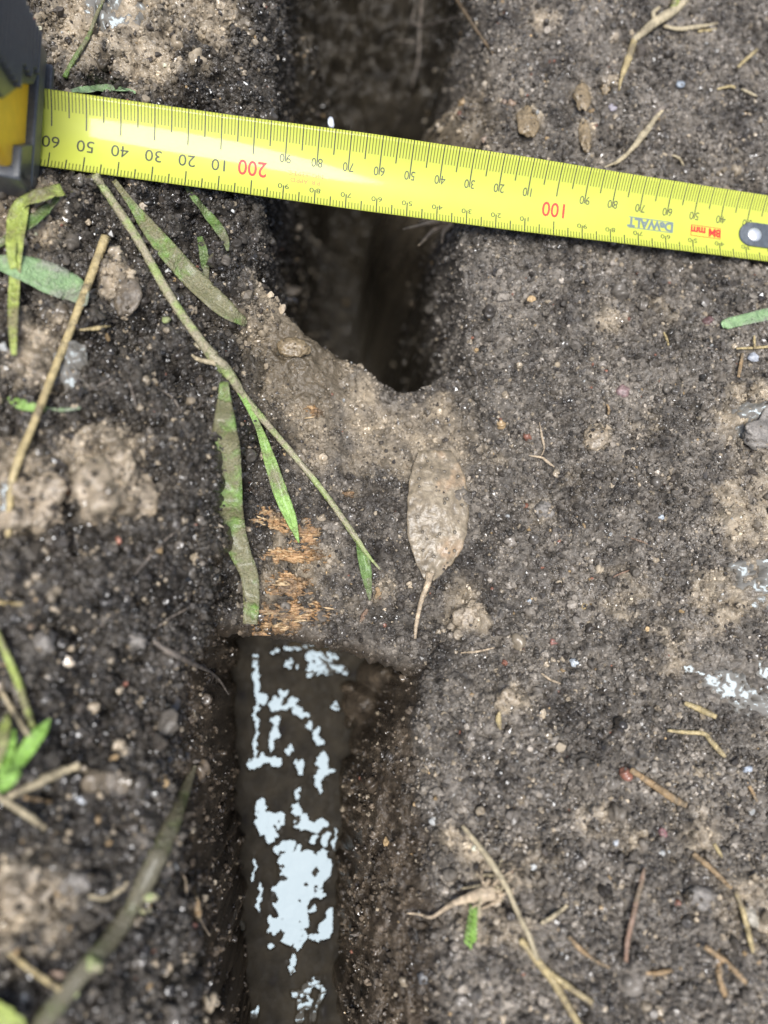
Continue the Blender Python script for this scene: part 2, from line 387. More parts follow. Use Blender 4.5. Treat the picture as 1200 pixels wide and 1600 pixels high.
def simple_mat(name, col, rough=.5, var=.25, scale=300, bump_d=.0002, spec=.5, col2=None, metal=0.0):
    mt, nt, b = new_mat(name)
    n = noise(nt, scale, 4)
    c2 = col2 if col2 is not None else np.asarray(col) * (1 - var)
    r = ramp(nt, n.outputs[0], [(.35, tuple(np.asarray(col) * (1 + var * .5))), (.65, tuple(c2))])
    nt.links.new(r.outputs[0], b.inputs['Base Color'])
    b.inputs['Roughness'].default_value = rough; b.inputs['Specular IOR Level'].default_value = spec; b.inputs['Metallic'].default_value = metal
    if bump_d: bump(nt, b, n.outputs[0], bump_d, .5)
    return mt

def plant_mat(name, green, mud=.4, mudcol=(.17, .135, .085), rough=.4, streak=0, mscale=90):
    """leaf or stalk with veins along it and smears of dried mud"""
    mt, nt, b = new_mat(name)
    n = noise(nt, mscale, 5, rough=.65); n2 = noise(nt, 500, 3); n3 = noise(nt, 1500, 2)
    g = np.asarray(green)
    cg = ramp(nt, n2.outputs[0], [(.3, tuple(g * .7)), (.7, tuple(g * 1.2))])
    fac = ramp(nt, n.outputs[0], [(max(0.0, .62 - mud * .42), 0.0), (max(0.03, .62 - mud * .42) + .16, 1.0)])
    inv = N(nt, 'ShaderNodeMath', operation='MULTIPLY'); inv.inputs[1].default_value = .82 if mud > 0 else 0
    nt.links.new(fac.outputs[0], inv.inputs[0])
    mc = ramp(nt, n3.outputs[0], [(.3, tuple(np.asarray(mudcol) * .6)), (.7, tuple(np.asarray(mudcol) * 1.25))])
    nt.links.new(mixc(nt, inv.outputs[0], cg.outputs[0], mc.outputs[0]), b.inputs['Base Color'])
    b.inputs['Roughness'].default_value = rough; b.inputs['Coat Weight'].default_value = .12; b.inputs['Coat Roughness'].default_value = .1
    add = N(nt, 'ShaderNodeMath', operation='ADD'); nt.links.new(inv.outputs[0], add.inputs[0]); nt.links.new(n3.outputs[0], add.inputs[1])
    bump(nt, b, add.outputs[0], .0009, .8)
    return mt

# ------------------------------------------------------------------ soil surface
foot = np.array([at_z(a, b, 0) for a, b in [(0, 0), (1200, 0), (0, 1600), (1200, 1600)]])
x0, x1 = foot[:, 0].min() - 14, foot[:, 0].max() + 14
y0, y1 = foot[:, 1].min() - 14, 246.0          # the back of the upper hole lies beyond the rim in view
YTOP = foot[:, 1].max() + 12
STEP = 0.43
gx = np.arange(x0, x1, STEP); gy = np.arange(y0, y1, STEP)
tail = np.cumsum(1.25 ** np.arange(1, 50) * .7); tail = tail[tail < 45000]
gx = np.concatenate([x0 - tail[::-1], gx, gx[-1] + tail]); gy = np.concatenate([y0 - tail[::-1], gy, gy[-1] + tail])
GX, GY = np.meshgrid(gx, gy)
GX = GX.astype(np.float64); GY = GY.astype(np.float64)
sh = GX.shape
xr, yr = GX.ravel(), GY.ravel()
HZ, MUDV, WALL, BOT, SS, POOL = ground(xr, yr)

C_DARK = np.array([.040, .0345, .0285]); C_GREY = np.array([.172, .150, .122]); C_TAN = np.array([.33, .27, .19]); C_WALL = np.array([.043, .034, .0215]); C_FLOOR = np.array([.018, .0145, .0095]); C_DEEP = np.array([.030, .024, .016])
UP_Y = at_z(600, 640, -20)[1]
def soil_colour(x, y, mud, wall, bottom, z=None):
    x3, y3 = x, y
    if z is not None:
        dk = (z < -12) & (bottom < .5)
        x3 = np.where(dk, np.where(y > WALL_Y0, x, y) + 60, x); y3 = np.where(dk, z + np.where(y > WALL_Y0, y, np.where(x > (L1(y) + R1(y)) / 2, x, -x)), y)
    humus_ = np.exp(-((x - 6) / 26) ** 2 - ((y + 12) / 36) ** 2)      # black humus over the south half of the root
    a = np.clip(.5 - .3 * humus_ + .5 * fbm(x3, y3, 18, 101, 4) + .28 * fbm(x3, y3, 4, 111, 3), 0, 1)[:, None]
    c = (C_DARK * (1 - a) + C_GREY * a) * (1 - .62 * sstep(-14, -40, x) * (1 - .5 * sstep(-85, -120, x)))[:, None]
    _, r2 = worley(x3, y3, 1.9, 21); _, r3 = worley(x3, y3, 1.1, 33)
    c = c * (.55 + .55 * r2[:, None] + .4 * r3[:, None])
    m_ = np.clip(mud * 1.1, 0, 1)[:, None]
    c = c * (1 - m_) + C_TAN * m_ * (.8 + .35 * fbm(x, y, 6, 131, 3)[:, None])
    w_ = wall[:, None]
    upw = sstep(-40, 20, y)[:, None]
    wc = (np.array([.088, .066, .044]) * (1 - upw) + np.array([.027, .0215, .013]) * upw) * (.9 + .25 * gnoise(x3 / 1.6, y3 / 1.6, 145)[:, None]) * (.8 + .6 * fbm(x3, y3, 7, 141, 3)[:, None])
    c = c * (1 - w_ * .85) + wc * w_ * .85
    hb = (np.exp(-((x - 28) / 13) ** 4 - ((y - 150) / 24) ** 4) * .75)[:, None]
    c = c * (1 - hb) + np.array([.16, .128, .086]) * hb * (.8 + .5 * fbm(x, y, 5, 161, 3)[:, None])
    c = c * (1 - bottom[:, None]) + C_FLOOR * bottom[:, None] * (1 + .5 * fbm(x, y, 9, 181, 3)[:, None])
    return np.clip(c, .006, .5)
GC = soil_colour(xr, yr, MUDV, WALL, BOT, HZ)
GLOSS = np.clip(.7 + .4 * fbm(xr, yr, 8, 151, 3) + .4 * MUDV + .15 * WALL, 0, 1) * (1 - .2 * WALL * sstep(30, 60, yr)) * (1 - BOT) + BOT * (.03 + .25 * sstep(-.1, .4, POOL))

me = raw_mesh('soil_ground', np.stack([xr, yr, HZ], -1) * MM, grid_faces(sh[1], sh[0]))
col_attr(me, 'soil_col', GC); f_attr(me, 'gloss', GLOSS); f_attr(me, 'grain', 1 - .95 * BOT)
me.materials.append(M_SOIL)
soil = link(bpy.data.objects.new('soil_ground', me)); tag(soil, kind='structure')

# ---- the root that crosses the trench, under its coat of mud
nbx, nbt = 300, 330
bx = np.linspace(XA, XB, nbx)
tt = np.linspace(0, 1, nbt)
BXg, BTg = np.meshgrid(bx, tt)
bxr = BXg.ravel(); yn_, ys_ = YN(bxr), YS(bxr)
lipw = 1.0 * gnoise(bxr / 4.0, bxr * 0, 301) + .6 * gnoise(bxr / 1.4, bxr * 0, 302)
byr = ys_ + lipw + (yn_ - ys_ - lipw + gnoise(bxr / 5, bxr * 0 + 4, 303) * 1.2) * BTg.ravel()
bz0, bt = bridge_top(bxr, byr)
bmud = np.clip(mud_mask(bxr, byr) * 1.2 + .4 * fbm(bxr, byr, 9, 81, 4) * (mud_mask(bxr, byr) > .05), 0, 1)
wet_left = np.exp(-(((bxr - at_z(475, 565, -5)[0]) / 17) ** 2 + ((byr - at_z(475, 565, -5)[1]) / 17) ** 2) ** 2)
southlip = np.exp(-np.clip(byr - ys_, 0, 99) / 3.0)
bsm = np.clip(np.maximum(bmud * .45, np.maximum(wet_left, southlip * .8)), 0, 1)
bz = bz0 + fine(bxr, byr, bsm) * .85 + wet_left * 1.8 * fbm(bxr, byr, 6, 311, 3)
top = np.stack([bxr, byr, bz], -1).reshape(nbt, nbx, 3)
def skirt(edge, sgn, n=14):
    out = []
    for k in range(1, n + 1):
        a = k / n
        e = edge.copy()
        e[:, 1] += sgn * (-math.sin(a * math.pi) * 3.0 + 14 * a * a) + .8 * gnoise(edge[:, 0] / 3, edge[:, 0] * 0 + k * .6, 321)
        e[:, 2] -= 24 * a - .8 * gnoise(edge[:, 0] / 4, edge[:, 0] * 0 + k * .5, 322)
        out.append(e)
    return out
south = skirt(top[0], 1)[::-1]; north = skirt(top[-1], -1)
allv = np.concatenate([np.array(south), top, np.array(north)], 0)
ny_b = allv.shape[0]
av = allv.reshape(-1, 3)
amud = np.concatenate([np.tile(bmud[:nbx] * .5, len(south)), bmud, np.tile(bmud[-nbx:], len(north))])
asouth = np.concatenate([np.ones(nbx * len(south)), southlip, np.zeros(nbx * len(north))])
awet = np.concatenate([np.zeros(nbx * len(south)), wet_left, np.tile(wet_left[-nbx:], len(north))])
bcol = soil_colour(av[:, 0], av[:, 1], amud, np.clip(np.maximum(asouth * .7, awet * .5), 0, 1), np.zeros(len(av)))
bcol = bcol * (1 - .75 * awet[:, None]) + np.array([.105, .082, .052]) * .75 * awet[:, None]
base = at_z(540, 820, -14)
me = raw_mesh('buried_root', (av - base) * MM, grid_faces(nbx, ny_b)); f_attr(me, 'grain', np.ones(len(av)))
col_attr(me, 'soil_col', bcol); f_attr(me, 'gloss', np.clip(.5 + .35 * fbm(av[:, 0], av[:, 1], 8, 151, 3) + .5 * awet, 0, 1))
me.materials.append(M_SOIL)
root = link(bpy.data.objects.new('buried_root', me)); root.location = base * MM
tag(root, 'thick muddy tree root crossing the trench with torn orange wood showing at its left', 'tree root')

HG = HZ.reshape(sh).copy()
_k = (xr > XA) & (xr < XB) & (yr > y0) & (yr < y1)
_bz, _bt = bridge_top(xr[_k], yr[_k]); _bz = _bz + fine(xr[_k], yr[_k], np.zeros(int(_k.sum()))) * .8
_fl = HG.ravel(); _fl[_k] = np.where((_bt >= 0) & (_bt <= 1), np.maximum(_fl[_k], _bz), _fl[_k])
_nt = int(np.searchsorted(gx, x0 - 1e-6)); _mt = int(np.searchsorted(gy, y0 - 1e-6))
def H1(x, y):
    """height of the soil or the root at one point of the core, mm (bilinear on the soil grid)"""
    u = (x - x0) / STEP + _nt; v = (y - y0) / STEP + _mt
    i = min(max(int(u), 0), HG.shape[1] - 2); j = min(max(int(v), 0), HG.shape[0] - 2)
    fx = min(max(u - i, 0.0), 1.0); fy = min(max(v - j, 0.0), 1.0)
    a = HG[j, i]; b_ = HG[j, i + 1]; c = HG[j + 1, i]; d = HG[j + 1, i + 1]
    return float((a * (1 - fx) + b_ * fx) * (1 - fy) + (c * (1 - fx) + d * fx) * fy)

def surf(px, py):
    """where the line of sight through a photo pixel first meets the soil or the root"""
    d = ray(px, py); dx, dy, dz = (float(q) for q in d); cx, cy, cz = (float(q) for q in CAM)
    def hit(z):
        t = (z - cz) / dz; return H1(cx + dx * t, cy + dy * t) - z
    zt, step = 45.0, 2.0
    while zt > -270:
        if hit(zt - step) >= 0:
            a, b_ = zt, zt - step
            for _ in range(7):
                mid = (a + b_) / 2
                if hit(mid) >= 0: b_ = mid
                else: a = mid
            return at_z(px, py, (a + b_) / 2)
        zt -= step
    return at_z(px, py, -270)

def pxmm(p, px):
    return px * float(np.dot(p - CAM, FWD)) / F

# ---- water on the trench floor
wv = []
ylo, yhi = at_z(450, 1640, WATER_Z)[1], at_z(450, 900, WATER_Z)[1]
wy = np.linspace(ylo, yhi, 60); wxs = np.linspace(-75, 25, 40)
WX, WY = np.meshgrid(wxs, wy)
me = raw_mesh('trench_water', np.stack([WX.ravel(), WY.ravel(), np.full(WX.size, WATER_Z)], -1) * MM, grid_faces(40, 60))
mt, nt, b = new_mat('muddy_water'); b.inputs['Base Color'].default_value = (.035, .028, .018, 1); b.inputs['Roughness'].default_value = .03; b.inputs['IOR'].default_value = 1.36
b.inputs['Specular Tint'].default_value = (.74, .9, 1, 1); b.inputs['IOR'].default_value = 1.37  # blue tint imitates the sky's colour in the reflection
nn = noise(nt, 150, 2); bump(nt, b, nn.outputs[0], .002, .13)
me.materials.append(mt)
tag(link(bpy.data.objects.new('trench_water', me)), kind='structure')

# ------------------------------------------------------------------ builders for loose things
def catmull(P, n):
    P = np.asarray(P, float)
    if len(P) == 2: 
        t = np.linspace(0, 1, n)[:, None]; return P[0] * (1 - t) + P[1] * t
    Q = np.vstack([2 * P[0] - P[1], P, 2 * P[-1] - P[-2]])
    out = []
    for t in np.linspace(0, len(P) - 1, n):
        i = min(int(t), len(P) - 2); u = t - i
        a, b_, c, d = Q[i], Q[i + 1], Q[i + 2], Q[i + 3]
        out.append(.5 * (2 * b_ + (c - a) * u + (2 * a - 5 * b_ + 4 * c - d) * u * u + (3 * b_ - a - 3 * c + d) * u ** 3))
    return np.array(out)

def path3(pts, n, stiff=3, lift=0.0):
    """pts: (px, py, width_px[, lift_mm]) -> world path lying on the soil, widths in mm"""
    A = np.array([list(p) + [0.0] * (4 - len(p)) for p in pts], float)
    A = catmull(A, n)
    S = np.array([surf(a[0], a[1]) for a in A])
    z = S[:, 2].copy()
    if stiff:
        up_ = z.copy()
        for _ in range(stiff):
            up_ = np.maximum(up_ * .35 + .65 * np.convolve(np.pad(up_, 2, mode='edge'), np.ones(5) / 5, 'valid'), up_ * .5 + z * .5)
        z = up_
    out = []
    for a, zz in zip(A, z):
        out.append(at_z(a[0], a[1], zz + a[3] + lift))
    out = np.array(out); w = np.array([pxmm(p, a[2]) for p, a in zip(out, A)])
    return out, w

def frames(P):
    T = np.gradient(P, axis=0); T /= np.linalg.norm(T, axis=1, keepdims=True) + 1e-9
    Zv = np.array([0, 0, 1.0])
    S_ = np.cross(T, Zv); S_ /= np.linalg.norm(S_, axis=1, keepdims=True) + 1e-9
    Nn = np.cross(S_, T); return T, S_, Nn

def make_obj(name, V, Fc, mat, parent=None, org=None, smooth=True):
    """one mesh object; V in world mm"""
    V = np.asarray(V, float)
    if org is None: org = V[np.argmin(V[:, 2])].copy(); org[:2] = V[:, :2].mean(0)
    me = bpy.data.meshes.new(name)
    me.from_pydata(((V - org) * MM).tolist(), [], [list(map(int, f)) for f in Fc])
    if smooth: me.polygons.foreach_set('use_smooth', np.ones(len(me.polygons), bool))
    me.materials.append(mat); me.update()
    o = bpy.data.objects.new(name, me)
    if parent is None: o.location = Vector(org * MM)
    else: o.location = Vector((np.asarray(org) - np.array(parent['_org'])) * MM) if '_org' in parent else Vector(org * MM)
    link(o, parent)
    return o

ORG = {}; COVERS = []; LUMPS = []
def part_obj(name, V, Fc, mat, parent, smooth=True):
    """a part: its mesh is given in the parent's own frame (the parents here are only moved, never turned)"""
    me = bpy.data.meshes.new(name)
    po = ORG[parent.name]
    me.from_pydata(((np.asarray(V, float) - po) * MM).tolist(), [], [list(map(int, f)) for f in Fc])
    if smooth: me.polygons.foreach_set('use_smooth', np.ones(len(me.polygons), bool))
    me.materials.append(mat); me.update()
    o = bpy.data.objects.new(name, me); link(o, parent); ORG[o.name] = po
    return o

def thing_mesh(name, V, Fc, mat, label, cat, group=None, smooth=True):
    o = make_obj(name, V, Fc, mat, smooth=smooth); ORG[o.name] = np.array(o.location) / MM
    return tag(o, label, cat, group)

def thing_empty(name, org, label, cat, group=None):
    o = bpy.data.objects.new(name, None); o.empty_display_size = .005; o.location = Vector(np.asarray(org) * MM); link(o); ORG[o.name] = np.asarray(org, float)
    return tag(o, label, cat, group)

def tube_geo(P, w, sides=8, flat=1.0, knob=0.0, seed=0):
    T, S_, Nn = frames(P); V = []; r = np.random.default_rng(seed)
    for i in range(len(P)):
        k = w[i] / 2 * (1 + knob * r.normal())
        for j in range(sides):
            a = 2 * math.pi * j / sides
            V.append(P[i] + S_[i] * math.cos(a) * k + Nn[i] * math.sin(a) * k * flat)
    Fc = []
    for i in range(len(P) - 1):
        for j in range(sides):
            Fc.append((i * sides + j, i * sides + (j + 1) % sides, (i + 1) * sides + (j + 1) % sides, (i + 1) * sides + j))
    Fc.append(tuple(range(sides))[::-1]); Fc.append(tuple(range((len(P) - 1) * sides, len(P) * sides)))
    return V, Fc

def ribbon_geo(P, w, fold=.18, thick=.22, seed=0, twist=0.0, wave=.0):
    """a blade of grass: folded along its midrib, a little thick"""
    T, S_, Nn = frames(P); V = []; r = np.random.default_rng(seed); m_ = 7; n_ = len(P)
    ph = r.uniform(0, 6)
    for side in (1, -1):
        for i in range(n_):
            tw = twist * (i / (n_ - 1) - .5)
            s = S_[i] * math.cos(tw) + Nn[i] * math.sin(tw); nn = Nn[i] * math.cos(tw) - S_[i] * math.sin(tw)
            for j in range(m_):
                q = j / (m_ - 1) * 2 - 1
                h = abs(q) * w[i] * fold + wave * math.sin(i * .9 + ph + q * 1.7) + (.06 * w[i] * math.cos(q * 9) * .3)
                V.append(P[i] + s * q * w[i] / 2 + nn * (h + side * thick / 2 * (1 - .7 * q * q)))
    Fc = []; o = n_ * m_
    for i in range(n_ - 1):
        for j in range(m_ - 1):
            a = i * m_ + j
            Fc.append((a, a + 1, a + m_ + 1, a + m_)); Fc.append((o + a, o + a + m_, o + a + m_ + 1, o + a + 1))
        a = i * m_; Fc.append((a, a + m_, o + a + m_, o + a)); a += m_ - 1; Fc.append((a, o + a, o + a + m_, a + m_))
    for j in range(m_ - 1):
        Fc.append((j, o + j, o + j + 1, j + 1)); a = (n_ - 1) * m_ + j; Fc.append((a, a + 1, o + a + 1, o + a))
    return V, Fc

def lump_geo(c, rx, ry, rz, seed, sub=3, rough=.16):
    bm = bmesh.new(); bmesh.ops.create_icosphere(bm, subdivisions=sub, radius=1.0)
    bm.verts.ensure_lookup_table(); r = np.random.default_rng(seed)
    V = np.array([v.co[:] for v in bm.verts]); Fc = [[v.index for v in f.verts] for f in bm.faces]; bm.free()
    k = np.ones(len(V))
    octs = ((1.6, 1.0), (3.3, .7), (6.5, .45)) if sub < 4 else ((1.6, 1.1), (3.3, .9), (6.5, .6), (12, .4), (23, .28))
    for f_, a in octs:
        for _ in range(4):
            d = r.normal(size=3); d *= f_ / np.linalg.norm(d); e = r.normal(size=3) * f_ * .5
            k += rough * a * np.sin(V @ d + r.uniform(0, 6.3) + 1.3 * np.sin(V @ e)) * .5
    if sub >= 4:
        w_, _ = worley(V[:, 0] * rx + V[:, 2] * rz, V[:, 1] * ry - .6 * V[:, 2] * rz, 2.2, seed + 900); w2_, _ = worley(V[:, 0] * rx - V[:, 2] * rz, V[:, 1] * ry, 1.1, seed + 950)
        k += (w_ * .55 + w2_ * .25 - .35) / max(rx, ry) * 1.1
    V = V * k[:, None] * np.array([rx, ry, rz])
    an = r.uniform(0, 6.28); R = np.array([[math.cos(an), -math.sin(an), 0], [math.sin(an), math.cos(an), 0], [0, 0, 1]])
    if abs(rx - ry) < .01: V = V @ R.T
    return V + c, Fc

# ------------------------------------------------------------------ the tape measure
TP_R = at_depth(1168, 352, 268.5); TP_L = at_depth(80, 200, 232.0)      # the 30 mm and the 260 mm marks, mid width
TXv = TP_L - TP_R; TXv /= np.linalg.norm(TXv)
toC = CAM - (TP_L + TP_R) / 2
TY0 = at_depth(590, 330, 250) - at_depth(600, 270, 250)                  # down in the photo
TYv = TY0 - TXv * np.dot(TY0, TXv); TYv /= np.linalg.norm(TYv)
TNv = np.cross(TXv, TYv)
# let the far edge sit a touch lower so that the band faces the light as in the photograph
SC_T = np.linalg.norm(TP_L - TP_R) / 230.0
SAG = 0.016
def blade(mark, y, off=0.0):
    """a point on the blade: mark in mm along the scale, y across (+ is down in the photo)"""
    tw = float(np.interp(mark, [0, 40, 80, 112, 165, 205, 260], [-.03, -.05, -.12, -.21, -.22, -.12, -.06]))
    return TP_R + TXv * (mark - 30.0) * SC_T + TYv * (y * .905 + 1.0) + TNv * (SAG * y * y + tw * y - .5 + off)

tape = thing_empty('tape_measure', blade(262, 0, -4), 'open tape measure with yellow blade laid across the trench from its black and yellow case', 'tape measure')
mt, nt, b = new_mat('yellow_tape')
nn = noise(nt, 60, 4); r_ = ramp(nt, nn.outputs[0], [(.3, (.42, .455, .062)), (.7, (.465, .50, .072))])
nt.links.new(r_.outputs[0], b.inputs['Base Color']); b.inputs['Roughness'].default_value = .45; b.inputs['Specular IOR Level'].default_value = .2; b.inputs['Coat Weight'].default_value = .28; b.inputs['Coat Roughness'].default_value = .07; b.inputs['Coat IOR'].default_value = 1.5
M_TAPE = mt
M_INK = simple_mat('black_ink', (.035, .038, .02), .5, .1, bump_d=0); M_RED = simple_mat('red_ink', (.45, .02, .012), .5, .1, bump_d=0); M_BLUE = simple_mat('slate_ink', (.13, .17, .16), .5, .1, bump_d=0); M_PINK = simple_mat('pale_red_ink', (.62, .16, .05), .5, .1, bump_d=0)
M_TICK = simple_mat('tick_ink', (.13, .145, .02), .5, .1, bump_d=0)
M_RUB = simple_mat('dark_rubber', (.075, .080, .086), .34, .2, 900, .00012); M_YEL = simple_mat('yellow_plastic', (.95, .56, .03), .35, .08, 300, .00003)
M_STEEL = simple_mat('steel', (.75, .75, .74), .38, .1, 800, .00003, metal=.8); M_DSTEEL = simple_mat('dark_steel', (.15, .165, .175), .35, .2, 500, .00005, metal=.7)
W2 = 12.5; marks = np.linspace(-1, 276, 90); ys = np.linspace(-W2, W2, 21)
V = [blade(a, q, 0) for a in marks for q in ys] + [blade(a, q, -.18) for a in marks for q in ys]
ny_ = len(ys); o_ = len(marks) * ny_; Fc = []
for i in range(len(marks) - 1):
    for j in range(ny_ - 1):
        a = i * ny_ + j; Fc += [(a, a + ny_, a + ny_ + 1, a + 1), (o_ + a, o_ + a + 1, o_ + a + ny_ + 1, o_ + a + ny_)]
    for j in (0, ny_ - 1):
        a = i * ny_ + j; Fc.append((a, o_ + a, o_ + a + ny_, a + ny_))
COVERS.append(np.array([blade(a, q, 0) for a in np.arange(-2, 278, .6) for q in np.arange(-13.6, 13.7, .6)]))
blade_o = part_obj('blade', V, Fc, M_TAPE, tape)
def strip(out, m0, m1, ya, yb, k=4):
    """a thin printed bar from (m0, ya) to (m1, yb)"""
    V, Fc = out
    for i in range(k):
        q0 = ya + (yb - ya) * i / k; q1 = ya + (yb - ya) * (i + 1) / k; s = len(V)
        V += [blade(m0, q0, .05), blade(m1, q0, .05), blade(m1, q1, .05), blade(m0, q1, .05)]; Fc.append((s, s + 1, s + 2, s + 3))
mm_ticks = ([], []); cm_ticks = ([], [])
for k in range(1, 276):
    ten, five = k % 10 == 0, k % 5 == 0
    big_ = k >= 200
    hund = k % 100 == 0
    tl = 5.6
    if ten: tl = 10.6 if (big_ or hund) else 11.6
    elif five: tl = 7.4
    hw = .19 if five else .16
    strip(cm_ticks if five else mm_ticks, k - hw, k + hw, -W2 + .05, -W2 + tl, 6)
    bl = 2.5
    if ten: bl = 5.4 if (big_ or hund) else 5.2
    elif five: bl = 3.6
    strip(cm_ticks if five else mm_ticks, k - hw, k + hw, W2 - .05, W2 - bl, 3)
t1 = part_obj('millimetre_ticks', *mm_ticks, M_TICK, blade_o, smooth=False); t1['kind'] = 'stuff'
t2 = part_obj('centimetre_ticks', *cm_ticks, M_INK, blade_o, smooth=False); t2['kind'] = 'stuff'

def text_geo(s, height, sx=1.0, bold=0.0):
    cu = bpy.data.curves.new('print', 'FONT'); cu.body = s; cu.size = 1.0; cu.align_x = 'CENTER'; cu.offset = bold; cu.resolution_u = 3
    ob = bpy.data.objects.new('print', cu)
    me = bpy.data.meshes.new_from_object(ob)
    V = np.array([v.co[:] for v in me.vertices]); Fc = [list(p.vertices) for p in me.polygons]
    bpy.data.objects.remove(ob); bpy.data.curves.remove(cu); bpy.data.meshes.remove(me)
    hh = .70                       # cap height of the built-in font
    V = V / hh * height; V[:, 0] *= sx; V[:, 1] -= height / 2
    return V, Fc
def print_text(name, s, mark, y, height, sx, mat, bold=0.0):
    """the scale reads from the far side: the letters' right is towards higher marks"""
    V, Fc = text_geo(s, height, sx, bold)
    W = [blade(mark + v[0], y + v[1], .055) for v in V]
    return part_obj(name, W, Fc, mat, blade_o, smooth=False)
for k in range(10, 270, 10):
    t_ = str(k % 100)
    if k % 100 == 0:
        print_text('red_numeral', str(k), k, 3.0, 5.2, .82, M_RED, .012)
    elif k > 200:
        print_text('numeral', t_, k, 3.4, 4.0, .95, M_INK, .0)
    else:
        for q, ch in enumerate(t_):
            print_text('numeral', ch, k + (-1.0, 1.05)[q], -1.9, 2.9, .82, M_INK)
            if k > 30 or q > -1: print_text('small_numeral', ch, k + (-1.05, 1.1)[q], 7.6, 1.75, 1.25, M_INK)
print_text('maker_mark', 'D', 58.9, 3.6, 3.3, .95, M_BLUE, .045)
print_text('maker_mark', 'e', 61.3, 3.6, 3.0, .95, M_BLUE, .045)
print_text('maker_mark', 'WALT', 68.0, 3.6, 3.3, .9, M_BLUE, .045)
bars = ([], []); strip(bars, 57.4, 73.6, 5.75, 5.45, 1); strip(bars, 57.4, 73.6, 1.75, 1.45, 1)
part_obj('maker_mark_rule', *bars, M_BLUE, blade_o, smooth=False)
print_text('length_mark', '8M mm', 45.2, 3.5, 3.0, .85, M_RED, .045)
bx_ = ([], []); strip(bx_, 39.6, 50.8, 5.7, 5.45, 1); strip(bx_, 39.6, 50.8, 1.5, 1.25, 1); strip(bx_, 39.6, 39.85, 5.45, 1.5, 3); strip(bx_, 50.55, 50.8, 5.45, 1.5, 3)
part_obj('length_mark_frame', *bx_, M_RED, blade_o, smooth=False)
print_text('approval_mark', "P.R. APP'D", 183.3, 4.9, 1.5, 1.0, M_PINK, .0); print_text('approval_mark', 'NO.339TC', 183.3, 2.5, 1.5, 1.15, M_PINK, .0)

# end hook with its rivet
hv = []
for a in np.linspace(math.pi * .5, math.pi * 1.5, 15): hv.append((24.5 - 4.6 * math.cos(a) - .0, 2.2 + 4.6 * math.sin(a)))
out_ = [(-2.5, 6.8)] + hv[::1] + [(-2.5, -2.4)]
ol = [(28.0 + 4.6 * math.sin(a) * 1.0, 2.2 + 4.6 * math.cos(a)) for a in np.linspace(0, math.pi, 15)]
ol = [(-2.5, 6.8)] + ol + [(-2.5, -2.4)]
nO = len(ol)
V = [blade(a, y, .6) for a, y in ol] + [blade(a, y, .06) for a, y in ol] + [blade(a + (.25 if a > 28 else 0), 2.2 + (y - 2.2) * 1.04, .3) for a, y in ol]
Fc = [tuple(range(nO))[::-1]] + [(i, (i + 1) % nO, 2 * nO + (i + 1) % nO, 2 * nO + i) for i in range(nO)] + [(2 * nO + i, 2 * nO + (i + 1) % nO, nO + (i + 1) % nO, nO + i) for i in range(nO)]
hook = part_obj('end_hook', V, Fc, M_DSTEEL, tape, smooth=False)
def dome(mark, y, rad, h):
    V, Fc = [], []
    for i in range(6):
        a = i / 6 * math.pi / 2
        for j in range(24): V.append(blade(mark + rad * math.cos(a) * math.cos(j * math.pi / 12), y + rad * math.cos(a) * math.sin(j * math.pi / 12), .6 + h * math.sin(a)))
    for i in range(5):
        for j in range(24): Fc.append((i * 24 + j, i * 24 + (j + 1) % 24, (i + 1) * 24 + (j + 1) % 24, (i + 1) * 24 + j))
    Fc.append(tuple(range(5 * 24, 6 * 24)))
    return V, Fc
for mk in (27.2, 13.0): part_obj('rivet', *dome(mk, 2.3, 2.75, .9), M_STEEL, hook)
V = [blade(a, y, h) for a in (-2.5, -1.6) for y in (-9.5, 9.5) for h in (-8, 1.2)]
part_obj('hook_lip', V, [(0, 1, 3, 2), (4, 6, 7, 5), (0, 4, 5, 1), (2, 3, 7, 6), (0, 2, 6, 4), (1, 5, 7, 3)], M_DSTEEL, hook, smooth=False)

# the case
def cpt(a, w, h): return TP_R + TXv * (264.5 + a - 30.0) * SC_T + TYv * w + TNv * h
def prism(poly, lo, hi, f, bev=.8):
    """poly in two coordinates pushed through the third; f maps (u, v, k) to case coordinates"""
    bm = bmesh.new(); A = [bm.verts.new(f(u, v, lo)) for u, v in poly]; B = [bm.verts.new(f(u, v, hi)) for u, v in poly]; n_ = len(poly)
    bm.faces.new(A[::-1]); bm.faces.new(B)
    for i in range(n_): bm.faces.new((A[i], A[(i + 1) % n_], B[(i + 1) % n_], B[i]))
    bmesh.ops.recalc_face_normals(bm, faces=bm.faces)
    if bev: bmesh.ops.bevel(bm, geom=list(bm.edges), offset=bev, segments=3, profile=.6, affect='EDGES', clamp_overlap=True)
    bm.verts.ensure_lookup_table(); bm.verts.index_update()
    V = [cpt(*v.co) for v in bm.verts]; Fc = [[v.index for v in f_.verts] for f_ in bm.faces]; bm.free(); return V, Fc
side = [(0, -3), (0, 48), (4, 60), (14, 69), (30, 73), (50, 70), (66, 56), (72, 36), (72, 2), (68, -3)]
shell = part_obj('case_shell', *prism(side, -20.5, 20.5, lambda u, v, k: (u, k, v), 2.0), M_YEL, tape)
part_obj('mouth_strip', *prism([(-2.6, 1.6), (-2.6, 8), (3, 8), (3, 1.6)], -21.6, 21.6, lambda u, v, k: (u, k, v), .9), M_RUB, tape)
part_obj('mouth_lip', *prism([(-3.4, -4), (-3.4, -1.2), (6, -1.2), (6, -4)], -20.0, 21.0, lambda u, v, k: (u, k, v), .6), M_RUB, tape)
grip = part_obj('rubber_grip', *prism([(-22.6, 8.2), (-11, 8.2), (-7, 11), (-3, 19), (9, 34), (9, 58), (-22.6, 58)], -2.4, 6, lambda u, v, k: (k, u, v), .9), M_RUB, tape)
